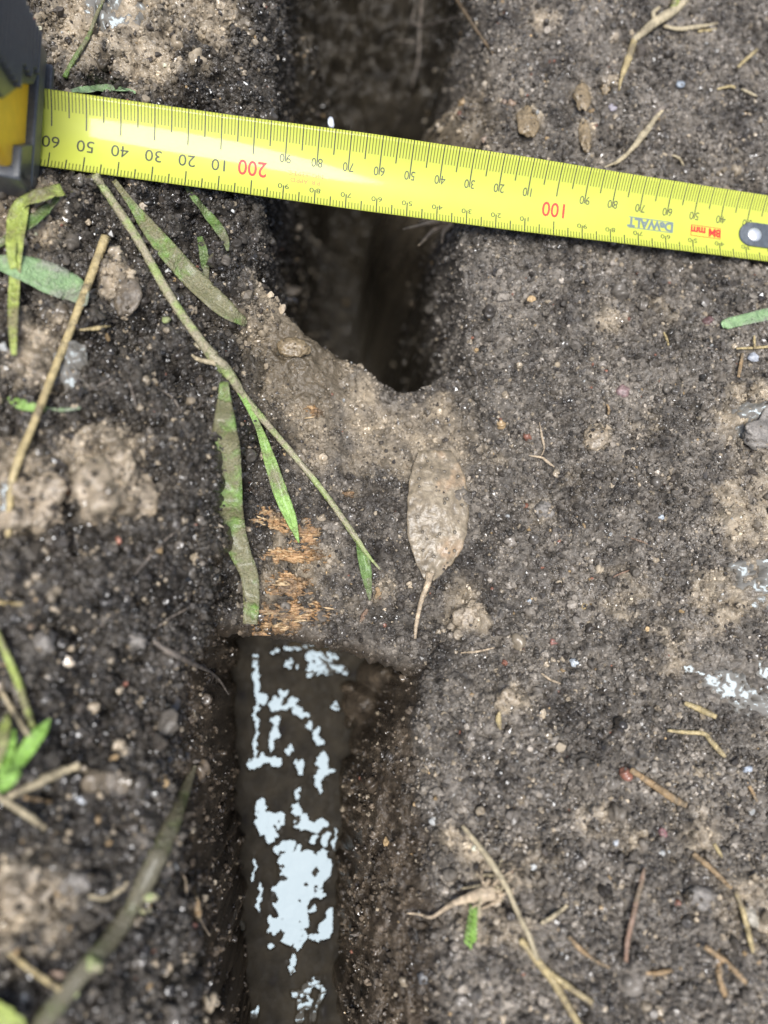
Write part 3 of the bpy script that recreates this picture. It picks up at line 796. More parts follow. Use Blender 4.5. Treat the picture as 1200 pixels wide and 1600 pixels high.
for i in range(13):
    h_ = 12 + i * 2.9
    wr = -9.5 if h_ < 17 else (-5.5 if h_ < 24 else 2)
    part_obj('grip_rib', *prism([(-4.1, h_), (-4.1, h_ + 1.2), (-2.0, h_ + 1.6), (-2.0, h_ - .3)], -21.6, wr, lambda u, v, k: (u, k, v), .35), M_RUB, grip)
part_obj('rubber_side', *prism([(-2.2, 8.2), (-2.2, 58), (60, 66), (66, 8.2)], -23.4, -19.5, lambda u, v, k: (u, k, v), .9), M_RUB, tape)
part_obj('rubber_corner', *prism([(-2.3, -3.6), (-2.3, 17.5), (3, 19), (40, 19), (60, -3.6)], 19.5, 23.4, lambda u, v, k: (u, k, v), .9), M_RUB, tape)
part_obj('front_corner', *prism([(9, 8.3), (14, 18), (22.8, 18), (22.8, 8.3)], -2.3, 4, lambda u, v, k: (k, u, v), .6), M_RUB, tape)
part_obj('label_ring', *prism([(34 + 26 * math.cos(a), 36 + 26 * math.sin(a)) for a in np.linspace(0, 6.2832, 25)[:-1]], 20.2, 21.4, lambda u, v, k: (u, k, v), .4), M_YEL, tape)

# ------------------------------------------------------------------ grass, stalks, roots, straw
M_STRAW = plant_mat('dry_straw', (.42, .33, .16), .35, rough=.45, mscale=160); M_PALE = plant_mat('pale_straw', (.42, .35, .22), .3, rough=.5, mscale=160)
M_ORANGE = plant_mat('orange_straw', (.33, .22, .11), .42, rough=.5, mscale=200); M_RUST = plant_mat('rusty_straw', (.24, .15, .10), .4, rough=.5, mscale=200)
M_GMUD = plant_mat('muddy_green', (.15, .25, .055), .62, rough=.33, mscale=110); M_GCLEAN = plant_mat('clean_green', (.22, .36, .085), .3, rough=.35, mscale=100)
M_GDULL = plant_mat('dull_green', (.12, .20, .05), .45, (.13, .11, .07), rough=.35, mscale=120); M_GYEL = plant_mat('yellow_green', (.30, .36, .08), .35, rough=.4, mscale=100)
M_GBLUE = plant_mat('grey_green', (.20, .31, .14), .4, (.25, .24, .2), rough=.4, mscale=140)
M_OLIVE = plant_mat('muddy_olive', (.095, .11, .038), .72, (.10, .082, .054), rough=.4, mscale=120)
M_STEM = plant_mat('muddy_stem', (.26, .32, .11), .55, (.32, .26, .19), rough=.4, mscale=140)
M_ROOT = plant_mat('pale_root', (.50, .39, .26), .35, (.28, .22, .15), rough=.5, mscale=220); M_HAIR = plant_mat('grey_root', (.20, .165, .13), .4, (.1, .085, .07), rough=.6, mscale=300)
M_TWIG = plant_mat('brown_root', (.16, .11, .06), .4, (.13, .1, .06), rough=.4, mscale=200); M_LIVE = plant_mat('live_green', (.20, .36, .06), .0, rough=.4)

def keepc(g):
    """remember a thin thing's surface so that soil crumbs stay off it"""
    V = np.asarray(g[0]); COVERS.append(V)
    tri = []
    for f in g[1]:
        if len(f) == 4:
            a, b_, c, d = (V[k] for k in f)
            m_ = int(max(np.linalg.norm(a - b_), np.linalg.norm(a - d)) / .5) + 1
            for i in range(1, m_ + 1):
                for j in range(1, m_ + 1):
                    u, v = i / (m_ + 1), j / (m_ + 1); tri.append(a * (1 - u) * (1 - v) + b_ * u * (1 - v) + c * u * v + d * (1 - u) * v)
    if tri: COVERS.append(np.array(tri))
    return g
def stalk(name, pts, mat, label, cat, n=28, flat=.8, stiff=3, lift=.4, knob=.03, group=None, sides=8, seed=1):
    P, w = path3(pts, n, stiff, lift); P[:, 2] += w * .35 * flat
    return thing_mesh(name, *keepc(tube_geo(P, w, sides, flat, knob, seed)), mat, label, cat, group)
def blade_leaf(name, pts, mat, label, cat='grass blade', n=34, fold=.16, stiff=4, lift=.9, twist=0.0, wave=.12, group=None, seed=1):
    P, w = path3(pts, n, stiff, lift)
    return thing_mesh(name, *keepc(ribbon_geo(P, w, fold, .25, seed, twist, wave)), mat, label, cat, group)
def sub_blade(parent, name, pts, mat, n=26, fold=.16, stiff=4, lift=1.0, twist=0.0, wave=.1, seed=1):
    P, w = path3(pts, n, stiff, lift); return part_obj(name, *keepc(ribbon_geo(P, w, fold, .25, seed, twist, wave)), mat, parent)
def sub_stalk(parent, name, pts, mat, n=20, flat=.8, stiff=3, lift=.4, knob=.03, sides=6, seed=2):
    P, w = path3(pts, n, stiff, lift); P[:, 2] += w * .35 * flat; return part_obj(name, *keepc(tube_geo(P, w, sides, flat, knob, seed)), mat, parent)

# the long runner with its blade and its torn tip
runner = stalk('grass_runner', [(148, 275, 12), (172, 310, 13), (215, 375, 14), (268, 468, 15), (322, 545, 16), (352, 578, 19), (385, 625, 12), (440, 690, 11), (500, 762, 10), (552, 835, 10), (575, 868, 6), (594, 890, 3)], M_STEM,
               'long muddy grass runner slanting down from under the tape to the middle of the root', 'grass runner', n=60, stiff=8, lift=1.6, knob=.07)
sub_blade(runner, 'green_blade', [(340, 562, 9), (370, 605, 8), (398, 655, 9), (412, 690, 14), (425, 730, 20), (440, 775, 22), (455, 812, 17), (467, 848, 2)], M_GCLEAN, lift=2.6, seed=5)
sub_blade(runner, 'torn_tip', [(560, 848, 8), (567, 868, 18), (572, 895, 17), (576, 922, 10), (578, 938, 2)], M_GDULL, lift=1.4, seed=6)
sub_stalk(runner, 'root_stub', [(340, 570, 9), (310, 562, 7), (300, 555, 4)], M_PALE, lift=1.0)
for i, (a, b_, r_) in enumerate([(330, 556, 9), (345, 585, 10), (413, 715, 9), (262, 505, 7), (310, 545, 8), (180, 320, 7)]):
    P = surf(a, b_); part_obj('mud_blob', *lump_geo(P + np.array([0, 0, 2.2]), pxmm(P, r_), pxmm(P, r_) * .8, pxmm(P, r_) * .6, 40 + i, 2, .2), M_STEM, runner)
blade_leaf('grass_leaf', [(178, 282, 8), (205, 318, 12), (228, 350, 22), (258, 388, 30), (290, 425, 33), (325, 460, 34), (355, 487, 30), (380, 503, 16), (384, 507, 4)], M_GMUD,
           'broad muddy green grass blade right of the long runner, its square tip at the hole', n=44, twist=.5, lift=2.0, seed=11)
blade_leaf('grass_leaf', [(350, 598, 14), (351, 640, 26), (352, 690, 44), (354, 745, 47), (356, 790, 46), (364, 830, 40), (376, 865, 32), (390, 900, 27), (393, 940, 25), (391, 975, 22)], M_GMUD,
           'widest mud-smeared grass blade hanging down to the lip of the water hole', n=50, lift=1.6, fold=.08, wave=.35, seed=12)
blade_leaf('grass_leaf', [(290, 292, 6), (315, 325, 12), (340, 355, 16), (352, 375, 12), (356, 392, 4)], M_GDULL, 'short dull green blade just below the 20 mark of the tape', seed=13, lift=1.2)
blade_leaf('grass_leaf', [(312, 370, 8), (318, 395, 14), (322, 425, 10), (324, 440, 3)], M_GDULL, 'tiny dull green blade beside the broad one, below the dull blade at the tape', seed=14, lift=1.0)
stalk('dry_stalk', [(166, 372, 15), (150, 415, 14), (132, 462, 13), (108, 525, 13), (82, 590, 13), (55, 660, 13), (32, 715, 13), (20, 755, 12), (16, 800, 11), (14, 840, 9)], M_STRAW,
      'long straw-yellow dry stalk lying down the pale left bank', 'stalk', n=44, stiff=10, lift=1.2)
h = blade_leaf('folded_grass_leaf', [(98, 298, 22), (70, 305, 24), (42, 314, 20), (26, 330, 20), (20, 360, 18), (18, 395, 14), (22, 420, 10)], M_GYEL, 'yellow-green blade folded over beneath the tape case', n=40, lift=3.5, seed=15, stiff=8)
sub_blade(h, 'hanging_strip', [(42, 318, 10), (34, 360, 13), (27, 400, 16), (23, 450, 17), (21, 510, 14), (22, 555, 7)], M_GYEL, lift=3.0, stiff=8, seed=16)
blade_leaf('grass_leaf', [(92, 308, 8), (70, 330, 18), (45, 350, 20), (15, 372, 16), (-10, 388, 8)], M_GDULL, 'dark green blade half hidden behind the folded yellow one', seed=17, lift=1.2)
blade_leaf('broad_leaf', [(-10, 408, 20), (30, 418, 40), (70, 432, 50), (105, 448, 48), (124, 462, 34), (132, 478, 8)], M_GBLUE, 'mud-filmed grey-green leaf lying left of the dry stalk', 'leaf', seed=18, fold=.06, lift=3.2, stiff=8)
lf = blade_leaf('small_leaf', [(12, 622, 4), (30, 631, 16), (52, 637, 15), (75, 640, 9)], M_GCLEAN, 'small bright green leaf crossed by the dry stalk', 'leaf', seed=19, lift=1.0)
sub_stalk(lf, 'leaf_stalk', [(72, 640, 8), (100, 641, 7), (126, 638, 5)], M_GBLUE, lift=.8)
blade_leaf('grass_leaf', [(1128, 510, 6), (1136, 506, 17), (1165, 499, 18), (1200, 491, 20), (1240, 482, 20)], M_GBLUE, 'cut grey-green blade at the right edge of the soil below the tape', seed=20, lift=1.2, fold=.05)
blade_leaf('grass_leaf', [(105, 143, 6), (135, 141, 13), (165, 140, 17), (195, 142, 12), (212, 145, 4)], M_GBLUE, 'small green blade peeping out above the tape next to the case', seed=21, lift=1.2)
stalk('thin_grass', [(102, 122, 8), (118, 92, 8), (138, 60, 7), (150, 28, 6), (166, -8, 6)], M_GMUD, 'thin green stem leaning away from the tape case across wet mud', 'grass stem', lift=1.0)
long_ = stalk('long_grass_stalk', [(40, 1640, 34), (70, 1595, 32), (120, 1530, 30), (175, 1465, 29), (215, 1400, 30), (245, 1340, 31), (268, 1290, 28), (284, 1248, 20), (298, 1212, 12), (306, 1195, 5)], M_OLIVE,
           'long thick muddy olive stem running up along the left rim of the water hole', 'grass stem', n=60, stiff=12, lift=1.0, flat=.4, knob=.05, sides=12)
for i, (a, b_, r_) in enumerate([(190, 1440, 16), (225, 1420, 14), (150, 1500, 15), (240, 1395, 10), (120, 1540, 12)]):
    P = surf(a, b_); part_obj('mud_blob', *lump_geo(P + np.array([0, 0, 3.0]), pxmm(P, r_), pxmm(P, r_) * .8, pxmm(P, r_) * .5, 60 + i, 2, .25), M_STEM, long_)
blade_leaf('grass_leaf', [(-25, 1572, 36), (2, 1586, 36), (26, 1596, 22), (40, 1604, 5)], M_GYEL, 'yellow-green leaf tip in the bottom corner below the long olive stem', seed=23, lift=4)
# a living tuft at the left edge
P = surf(8, 1220)
tuft = thing_empty('grass_tuft', P, 'fresh bright green grass tuft growing at the left edge', 'grass tuft')
for i, (pts, mt_) in enumerate([([(8, 1222, 12), (30, 1190, 22), (52, 1158, 24), (68, 1138, 16), (78, 1124, 3)], M_LIVE), ([(2, 1220, 10), (12, 1185, 18), (18, 1160, 14), (22, 1140, 4)], M_LIVE), ([(-10, 1200, 16), (0, 1165, 24), (8, 1135, 16), (12, 1115, 4)], M_GYEL), ([(-5, 1235, 14), (15, 1220, 18), (28, 1205, 12)], M_LIVE)]):
    sub_blade(tuft, 'blade', pts, mt_, lift=4 + i, stiff=6, seed=30 + i)
stalk('thin_grass', [(-6, 985, 10), (10, 1020, 12), (28, 1062, 12), (42, 1105, 11), (52, 1135, 8)], M_GYEL, 'yellow-green bent stem just above the fresh grass tuft', 'grass stem', lift=3.0, stiff=8)
stalk('dry_stalk', [(0, 1075, 8), (18, 1105, 9), (40, 1140, 8), (52, 1158, 5)], M_PALE, 'thin pale stalk lying behind the tip of the grass tuft', 'stalk', lift=2.0, stiff=6)
stalk('straw_piece', [(-8, 1240, 10.4), (20, 1258, 10.4), (48, 1276, 10.4), (72, 1294, 9.6)], M_PALE, 'cut pale straw below the grass tuft, ending in a blunt tip', 'straw', lift=2.0, stiff=6)
stalk('straw_piece', [(8, 1248, 11.2), (35, 1234, 12.0), (64, 1222, 12.8), (72, 1216, 16.0), (98, 1206, 15.2), (126, 1194, 12.8)], M_PALE, 'thick jointed straw coated in grey mud beside the grass tuft', 'straw', lift=2.0, stiff=6, knob=.08)
stalk('straw_piece', [(40, 1246, 6.4), (60, 1250, 8.0), (82, 1254, 6.4)], M_ORANGE, 'short brown straw under the thick jointed one', 'straw', lift=.4)
stalk('straw_piece', [(16, 1488, 8.8), (50, 1515, 9.6), (95, 1545, 9.6)], M_STRAW, 'straight yellow straw left of the long olive stem', 'straw', lift=1.6, stiff=6)
stalk('straw_piece', [(140, 1400, 5.6), (165, 1402, 8.0), (185, 1392, 7.2), (200, 1377, 5.6)], M_PALE, 'curved pale straw above the long olive stem', 'straw', lift=1.0)
stalk('straw_piece', [(125, 516, 3.2), (150, 514, 7.2), (172, 510, 4.8)], M_STRAW, 'short frayed straw chip right of the dry stalk', 'straw', lift=.6)
stalk('straw_piece', [(-6, 940, 6.4), (15, 943, 7.2), (36, 944, 4.8)], M_STRAW, 'orange straw end poking in at the left edge of dark soil', 'straw', lift=.8)

# upper right and right bank
stalk('straw_piece', [(990, 65, 9.6), (982, 90, 12.0), (974, 112, 9.6), (969, 128, 4.8), (967, 142, 2.4)], M_STRAW, 'broad orange straw splinter pointing down above the tape', 'straw', lift=.8)
tw = stalk('twig', [(988, 66, 9), (1005, 52, 13), (1022, 38, 15), (1042, 26, 16), (1058, 14, 13), (1075, -4, 12)], M_PALE, 'forked pale twig at the top edge with a yellow shoot', 'twig', lift=1.0)
sub_stalk(tw, 'side_twig', [(1022, 36, 8), (1020, 22, 7), (1030, 12, 5)], M_PALE); sub_stalk(tw, 'shoot', [(1050, 18, 12), (1054, 5, 13), (1056, -8, 12)], M_GYEL, lift=1.6)
stalk('twig', [(1036, 42, 5), (1060, 47, 7), (1085, 44, 7), (1110, 40, 5), (1122, 36, 3)], M_PALE, 'thin grey twig right of the forked one', 'twig', lift=.6)
stalk('straw_piece', [(1090, 50, 4.0), (1105, 49, 4.8), (1118, 46, 3.2)], M_STRAW, 'tiny straw chip at the end of the thin grey twig', 'straw', lift=.4)
stalk('straw_piece', [(1152, 106, 4.0), (1166, 93, 5.6), (1183, 78, 4.0)], M_STRAW, 'slanting straw near the top right corner', 'straw', lift=.6)
stalk('straw_piece', [(1120, 140, 3.2), (1140, 136, 4.8), (1148, 138, 4.0)], M_STRAW, 'pale straw bit below the slanting one', 'straw', lift=.5, group=None)
stalk('straw_piece', [(1158, 140, 4.0), (1170, 146, 4.8), (1182, 151, 3.2)], M_PALE, 'pale straw bit pointing to the right edge above the tape', 'straw', lift=.5)
rt = stalk('root_piece', [(1038, 170, 3), (1024, 185, 7), (1010, 205, 10), (1002, 214, 12), (992, 228, 9), (978, 242, 6), (962, 254, 4), (944, 262, 2)], M_PALE, 'pale root with a forked white tip touching the tape top edge', 'root', lift=.7)
sub_stalk(rt, 'fork', [(985, 236, 5), (974, 248, 4), (960, 258, 2)], M_PALE, lift=.9)
stalk('root_piece', [(1016, 190, 5), (1026, 176, 9), (1040, 168, 7), (1050, 165, 3)], M_HAIR, 'grey-brown root bit above the fork-tipped root', 'root', lift=.5)
stalk('straw_piece', [(1050, 243, 3.2), (1060, 248, 4.8), (1068, 259, 2.4)], M_PALE, 'small curved straw above the 50 mark of the tape', 'straw', lift=.5)
stalk('straw_piece', [(1150, 545, 3.2), (1178, 544, 4.8), (1215, 541, 4.8)], M_STRAW, 'thin straw reaching in from the right edge below the cut blade', 'straw', lift=.6)
stalk('straw_piece', [(1160, 552, 4.0), (1156, 572, 6.4), (1153, 590, 4.8)], M_ORANGE, 'upright orange straw under the thin straw at the right', 'straw', lift=.6)
stalk('straw_piece', [(1178, 525, 3.2), (1178, 535, 4.0), (1179, 546, 3.2)], M_STRAW, 'stubby straw crossing the thin one at the right', 'straw', lift=1.2)
stalk('straw_piece', [(1037, 520, 3.2), (1041, 530, 4.8), (1044, 540, 3.2)], M_STRAW, 'tiny yellow straw left of the reddish-brown pebble', 'straw', lift=.5)
stalk('root_piece', [(843, 660, 1.5), (846, 680, 4), (850, 700, 3), (846, 712, 2)], M_ROOT, 'fine upright root hair on the right slope', 'root', lift=.4)
stalk('root_piece', [(826, 712, 2), (845, 715, 4), (855, 722, 5), (866, 730, 2)], M_ROOT, 'fine curled root hair under the upright one', 'root', lift=.5)
stalk('straw_piece', [(948, 632, 3.2), (951, 640, 4.8), (950, 648, 3.2)], M_ORANGE, 'small tan chip left of the pink stone', 'straw', lift=.5)
stalk('root_piece', [(720, 1020, 2), (745, 1018, 4), (772, 1012, 2)], M_ROOT, 'thin pale root hair right of the root end of the dead leaf', 'root', lift=.5)
stalk('seed_husk', [(780, 1112, 4), (778, 1124, 9), (782, 1140, 4)], M_STRAW, 'little orange seed husk right of the water hole', 'husk', lift=.7)
stalk('straw_piece', [(1068, 1098, 6.4), (1092, 1108, 10.4), (1118, 1120, 8.0)], M_STRAW, 'stubby tan straw below the pale blue patch', 'straw', lift=.8)
bent = stalk('straw_piece', [(1042, 1141, 4.8), (1070, 1144, 6.4), (1098, 1146, 7.2), (1108, 1156, 8.8), (1122, 1172, 9.6), (1132, 1182, 6.4)], M_STRAW, 'bent straw with a sharp knee below the stubby tan one', 'straw', lift=.8)
stalk('straw_piece', [(984, 1202, 8.8), (1005, 1216, 11.2), (1030, 1233, 11.2), (1052, 1248, 12.8), (1072, 1258, 9.6)], M_ORANGE, 'thick orange-brown straw on the lower right soil', 'straw', lift=1.0, knob=.05)
stalk('straw_piece', [(1166, 1222, 4.8), (1174, 1236, 6.4), (1182, 1252, 4.8)], M_ORANGE, 'short tan straw below the blue-grey pebble', 'straw', lift=.7)
stalk('dry_stalk', [(722, 1290, 6), (745, 1318, 9), (770, 1352, 10), (792, 1388, 8), (808, 1425, 8), (826, 1462, 8), (840, 1500, 6)], M_PALE, 'long thin stalk lying over the pale root clump', 'stalk', lift=3.5, stiff=8, n=36)
st = stalk('dry_stalk', [(812, 1466, 10), (835, 1495, 12), (862, 1530, 12), (886, 1570, 11), (912, 1612, 11)], M_STRAW, 'forked yellow straw stalk in the lower right', 'stalk', lift=1.6, stiff=6)
sub_stalk(st, 'side_stalk', [(846, 1510, 9), (880, 1535, 11), (925, 1566, 9)], M_STRAW, lift=1.4)
stalk('straw_piece', [(1006, 1355, 4.8), (1002, 1375, 8.0), (994, 1405, 8.8), (986, 1440, 8.8), (979, 1470, 8.8), (977, 1502, 7.2)], M_RUST, 'upright reddish straw on the lower right soil', 'straw', lift=1.2, knob=.05)
stalk('straw_piece', [(1082, 1333, 8.0), (1105, 1352, 8.8), (1128, 1374, 8.0), (1142, 1388, 4.8)], M_ORANGE, 'tan straw slanting down to the far right soil', 'straw', lift=1.2)
stalk('straw_piece', [(1148, 1392, 7.2), (1160, 1425, 8.8), (1168, 1458, 9.6), (1176, 1488, 6.4)], M_STRAW, 'yellow-tipped straw below the slanting tan one', 'straw', lift=1.2)
fk = stalk('straw_piece', [(1100, 1478, 7.2), (1125, 1496, 9.6), (1146, 1515, 9.6), (1165, 1535, 7.2)], M_ORANGE, 'tan straw with a side spur near the lower right corner', 'straw', lift=1.2)
sub_stalk(fk, 'spur', [(1122, 1498, 9), (1122, 1525, 10), (1130, 1552, 12)], M_ORANGE)
stalk('straw_piece', [(1008, 1520, 5.6), (1028, 1519, 8.8), (1048, 1515, 7.2)], M_ORANGE, 'stubby bright orange straw left of the spurred straw', 'straw', lift=.8)
stalk('straw_piece', [(845, 1442, 5.6), (862, 1432, 7.2), (886, 1414, 5.6)], M_PALE, 'pale straw bit right of the thin stalk over the root clump', 'straw', lift=.9)
stalk('straw_piece', [(888, 1462, 5.6), (906, 1482, 7.2), (926, 1498, 5.6), (952, 1512, 4.0)], M_ORANGE, 'broken tan straw between the forked stalk and the reddish straw', 'straw', lift=.8)
stalk('straw_piece', [(1115, 1318, 4.8), (1122, 1330, 6.4), (1128, 1340, 4.0)], M_STRAW, 'tiny straw above the slanting tan one', 'straw', lift=.7)
stalk('straw_piece', [(986, 890, 1.6), (965, 898, 3.2), (958, 902, 1.6)], M_RUST, 'hair-thin rusty straw on the middle right soil', 'straw', lift=.5)
stalk('straw_piece', [(975, 838, 1.6), (996, 844, 3.2), (1012, 850, 1.6)], M_RUST, 'thin rusty fibre above the hair-thin straw', 'straw', lift=.5)
stalk('root_piece', [(846, 1052, 2), (860, 1062, 4), (876, 1068, 2)], M_ROOT, 'small curved root fibre on the soil right of the hole', 'root', lift=.5)

# pale root clump at the rim of the water hole
P = surf(760, 1400)
rc = thing_empty('root_clump', P, 'pale washed root clump at the right rim trailing a tapering root', 'root clump')
rg = np.random.default_rng(5)
sub_stalk(rc, 'trailing_root', [(772, 1392, 24), (750, 1396, 22), (725, 1404, 13), (705, 1412, 9), (688, 1424, 6), (672, 1433, 5), (655, 1428, 4), (636, 1427, 2)], M_ROOT, n=34, lift=1.6, stiff=5, sides=10)
for i in range(26):
    a = rg.uniform(0, 6.28); q = rg.uniform(12, 46); cx, cy = 768 + rg.uniform(-16, 22), 1385 + rg.uniform(-18, 20)
    pts = [(cx, cy, 9 * rg.uniform(.5, 1.2)), (cx + q * .5 * math.cos(a) + rg.uniform(-5, 5), cy + q * .5 * math.sin(a), 6), (cx + q * math.cos(a), cy + q * math.sin(a), 2)]
    sub_stalk(rc, 'rootlet', pts, M_ROOT if i % 3 else M_PALE, n=9, lift=rg.uniform(.5, 3), sides=5, seed=i)
# hairy root hanging into the water hole from the left bank
P = surf(260, 1010)
hr = thing_empty('hairy_root', P, 'fuzzy grey root hanging over the left corner of the water hole', 'root')
sub_stalk(hr, 'main_root', [(240, 1002, 6), (268, 1020, 10), (300, 1036, 9), (325, 1048, 6), (342, 1062, 5), (358, 1086, 2)], M_HAIR, n=26, lift=2.5, stiff=8)
for i in range(34):
    q = rg.uniform(0, 1); cx, cy = 245 + 105 * q, 1004 + 66 * q ** 1.3; a = rg.uniform(0, 6.28); l = rg.uniform(8, 26) * (1 - .6 * q)
    sub_stalk(hr, 'root_hair', [(cx, cy, 2.2), (cx + l * .5 * math.cos(a), cy + l * .5 * math.sin(a) + rg.uniform(-3, 3), 1.6), (cx + l * math.cos(a + .3), cy + l * math.sin(a + .3), .8)], M_HAIR, n=6, lift=rg.uniform(1, 3), stiff=4, sides=4, seed=i)
for pts, lab in [([(240, 985, 2), (262, 968, 3), (285, 955, 3), (298, 948, 1.5)], 'fine root hair just above the fuzzy grey root'),
                 ([(205, 905, 2), (228, 878, 4), (252, 850, 4), (282, 824, 2)], 'fuzzy thread-like root across the dark left slope'),
                 ([(224, 590, 1.5), (248, 608, 3), (270, 622, 4), (284, 645, 2)], 'thin hooked root left of the grass runner'),
                 ([(200, 592, 2), (206, 610, 4), (212, 632, 3), (212, 640, 1.5)], 'short upright root between the dry stalk and the hooked root'),
                 ([(120, 622, 2), (150, 605, 3), (178, 592, 2)], 'faint grey root fibre right of the dry stalk'),
                 ([(282, 1362, 1.5), (290, 1375, 3), (292, 1400, 3), (298, 1420, 2)], 'wiggly root thread above the orange chip on the hole wall'),
                 ([(306, 1420, 3), (316, 1442, 4), (328, 1462, 2)], 'stiff tan root fibre below the orange chip on the hole wall')]:
    stalk('root_piece', pts, M_ROOT if 'tan' in lab or 'wiggly' in lab else M_HAIR, lab, 'root', lift=.8, stiff=3, sides=6, n=18)
stalk('wood_chip', [(303, 1396, 9), (306, 1410, 14), (309, 1428, 13), (308, 1440, 8)], M_ORANGE, 'orange wood chip stuck in the left wall of the water hole', 'wood chip', lift=.8, flat=.4)
# roots in the upper hole
def free_stalk(name, pts, mat, label, cat, parent=None, sides=6):
    """pts: (px, py, depth_mm, width_px): a root spanning open air in the hole"""
    A = catmull(np.array(pts, float), 24); Pw = np.array([at_depth(a[0], a[1], a[2]) for a in A]); w = np.array([pxmm(p, a[3]) for p, a in zip(Pw, A)])
    g = tube_geo(Pw, w, sides, 1.0, .05)
    return part_obj(name, *g, mat, parent) if parent is not None else thing_mesh(name, *g, mat, label, cat)
def dp(px, py, up=2.0): return float(np.dot(surf(px, py) - CAM, FWD)) - up
free_stalk('root_piece', [(706, -12, dp(706, 0, 6), 5), (725, 18, dp(725, 18, 10), 5.5), (746, 50, dp(746, 50, 8), 5), (770, 84, dp(770, 84, 1), 4)], M_TWIG, 'brown root slanting across the top corner of the upper hole', 'root')
r2 = free_stalk('root_piece', [(660, -12, dp(660, 0, 10), 4), (656, 40, dp(656, 40, 12), 4), (654, 90, dp(654, 90, 12), 3.5), (645, 130, dp(645, 130, 8), 3), (642, 150, dp(642, 150, 4), 2)], M_HAIR, 'grey root hanging down the back of the upper hole with side hairs', 'root')
free_stalk('side_hair', [(657, 42, dp(656, 42, 12), 3), (690, 34, dp(690, 34, 8), 3), (722, 26, dp(722, 26, 2), 2)], M_HAIR, None, None, r2)
free_stalk('side_hair', [(656, 40, dp(656, 40, 12), 3), (644, 32, dp(644, 32, 10), 2.5), (652, 5, dp(652, 5, 6), 2)], M_HAIR, None, None, r2)
free_stalk('side_hair', [(655, 66, dp(655, 66, 12), 2.5), (630, 64, dp(630, 64, 6), 2), (612, 66, dp(612, 66, 2), 1.5)], M_HAIR, None, None, r2)
P = surf(700, 348)
fr = thing_empty('frayed_root', P, 'frayed pale root tuft sticking out of the right wall under the tape', 'root')
for i, pts in enumerate([[(706, 345, 14), (680, 346, 9), (655, 352, 5), (630, 358, 2)], [(700, 352, 10), (678, 360, 8), (660, 378, 4), (653, 384, 1.5)], [(708, 350, 12), (694, 362, 7), (690, 380, 2)], [(704, 342, 9), (676, 340, 5), (655, 346, 2)]]):
    d0 = dp(706, 350, 1.0)
    A = catmull(np.array([(a, b_, d0 - 3 * k, w_) for k, (a, b_, w_) in enumerate(pts)]), 14); Pw = np.array([at_depth(a[0], a[1], a[2]) for a in A]); w = np.array([pxmm(p, a[3]) for p, a in zip(Pw, A)])
    part_obj('strand', *tube_geo(Pw, w, 6, .6, .06, i), M_ROOT, fr)

# ------------------------------------------------------------------ the dead leaf on the root
def leaf_build():
    axis = [(680, 704), (684, 740), (686, 780), (684, 820), (680, 855), (674, 885), (670, 906)]
    wid = [52, 84, 97, 96, 82, 48, 16]
    A = catmull(np.array([(a, b_, w_) for (a, b_), w_ in zip(axis, wid)], float), 40)
    S = np.array([surf(a[0], a[1]) for a in A]); zz = np.convolve(np.pad(S[:, 2], 6, mode='edge'), np.ones(13) / 13, 'valid') + 1.5
    zz = np.maximum(zz, S[:, 2] + .2) + .7
    C = np.array([at_z(a[0], a[1], z) for a, z in zip(A, zz)]); w = np.array([pxmm(p, a[2]) for p, a in zip(C, A)])
    T, S_, Nn = frames(C); V = []; m_ = 25; r = np.random.default_rng(3)
    for side in (1, -1):
        for i in range(len(C)):
            for j in range(m_):
                q = j / (m_ - 1) * 2 - 1
                x_, y_ = C[i][0] + S_[i][0] * q * w[i] / 2, C[i][1] + S_[i][1] * q * w[i] / 2
                edge = 1 + .015 * math.sin(i * 1.3 + (3 if q > 0 else 0)) * abs(q)
                p = C[i] + S_[i] * q * edge * w[i] / 2
                hgt = -.012 * w[i] * 4 * q * q + .7 * float(gnoise(np.array([p[0] / 2.2]), np.array([p[1] / 2.2]), 501)[0]) + .5 * float(gnoise(np.array([p[0] / 6]), np.array([p[1] / 6]), 502)[0]) + .35 * math.exp(-(q / .06) ** 2)
                V.append(p + np.array([0, 0, hgt + side * .3 * (1 - .5 * q * q)]))
    n_ = len(C); o = n_ * m_; Fc = []
    for i in range(n_ - 1):
        for j in range(m_ - 1):
            a = i * m_ + j; Fc += [(a, a + m_, a + m_ + 1, a + 1), (o + a, o + a + 1, o + a + m_ + 1, o + a + m_)]
        for j in (0, m_ - 1): a = i * m_ + j; Fc.append((a, o + a, o + a + m_, a + m_))
    for i in (0, n_ - 1):
        for j in range(m_ - 1): a = i * m_ + j; Fc.append((a, a + 1, o + a + 1, o + a))
    return V, Fc, C
mt, nt, b = new_mat('muddy_dead_leaf')
n1 = noise(nt, 120, 5, rough=.7); n2 = noise(nt, 700, 4); n3 = noise(nt, 60, 3)
c1 = ramp(nt, n1.outputs[0], [(.3, (.11, .088, .058)), (.5, (.22, .177, .118)), (.72, (.32, .265, .185))])
or_ = ramp(nt, n3.outputs[0], [(.58, 0.0), (.72, .6)])
c_ = mixc(nt, or_.outputs[0], c1.outputs[0], (.40, .22, .10)); r_ = ramp(nt, n2.outputs[0], [(.3, .7), (.7, 1.25)])
nt.links.new(mixc(nt, 1.0, c_, r_.outputs[0], 'MULTIPLY'), b.inputs['Base Color']); b.inputs['Roughness'].default_value = .3; b.inputs['Coat Weight'].default_value = .12; b.inputs['Coat Roughness'].default_value = .2
bump(nt, b, n2.outputs[0], .0008, .6)
M_LEAF = mt
V, Fc, LC = leaf_build(); keepc((V, Fc))
leaf = thing_mesh('dead_leaf', V, Fc, M_LEAF, 'mud-coated tan dead leaf lying on the root with its stalk pointing down', 'leaf')
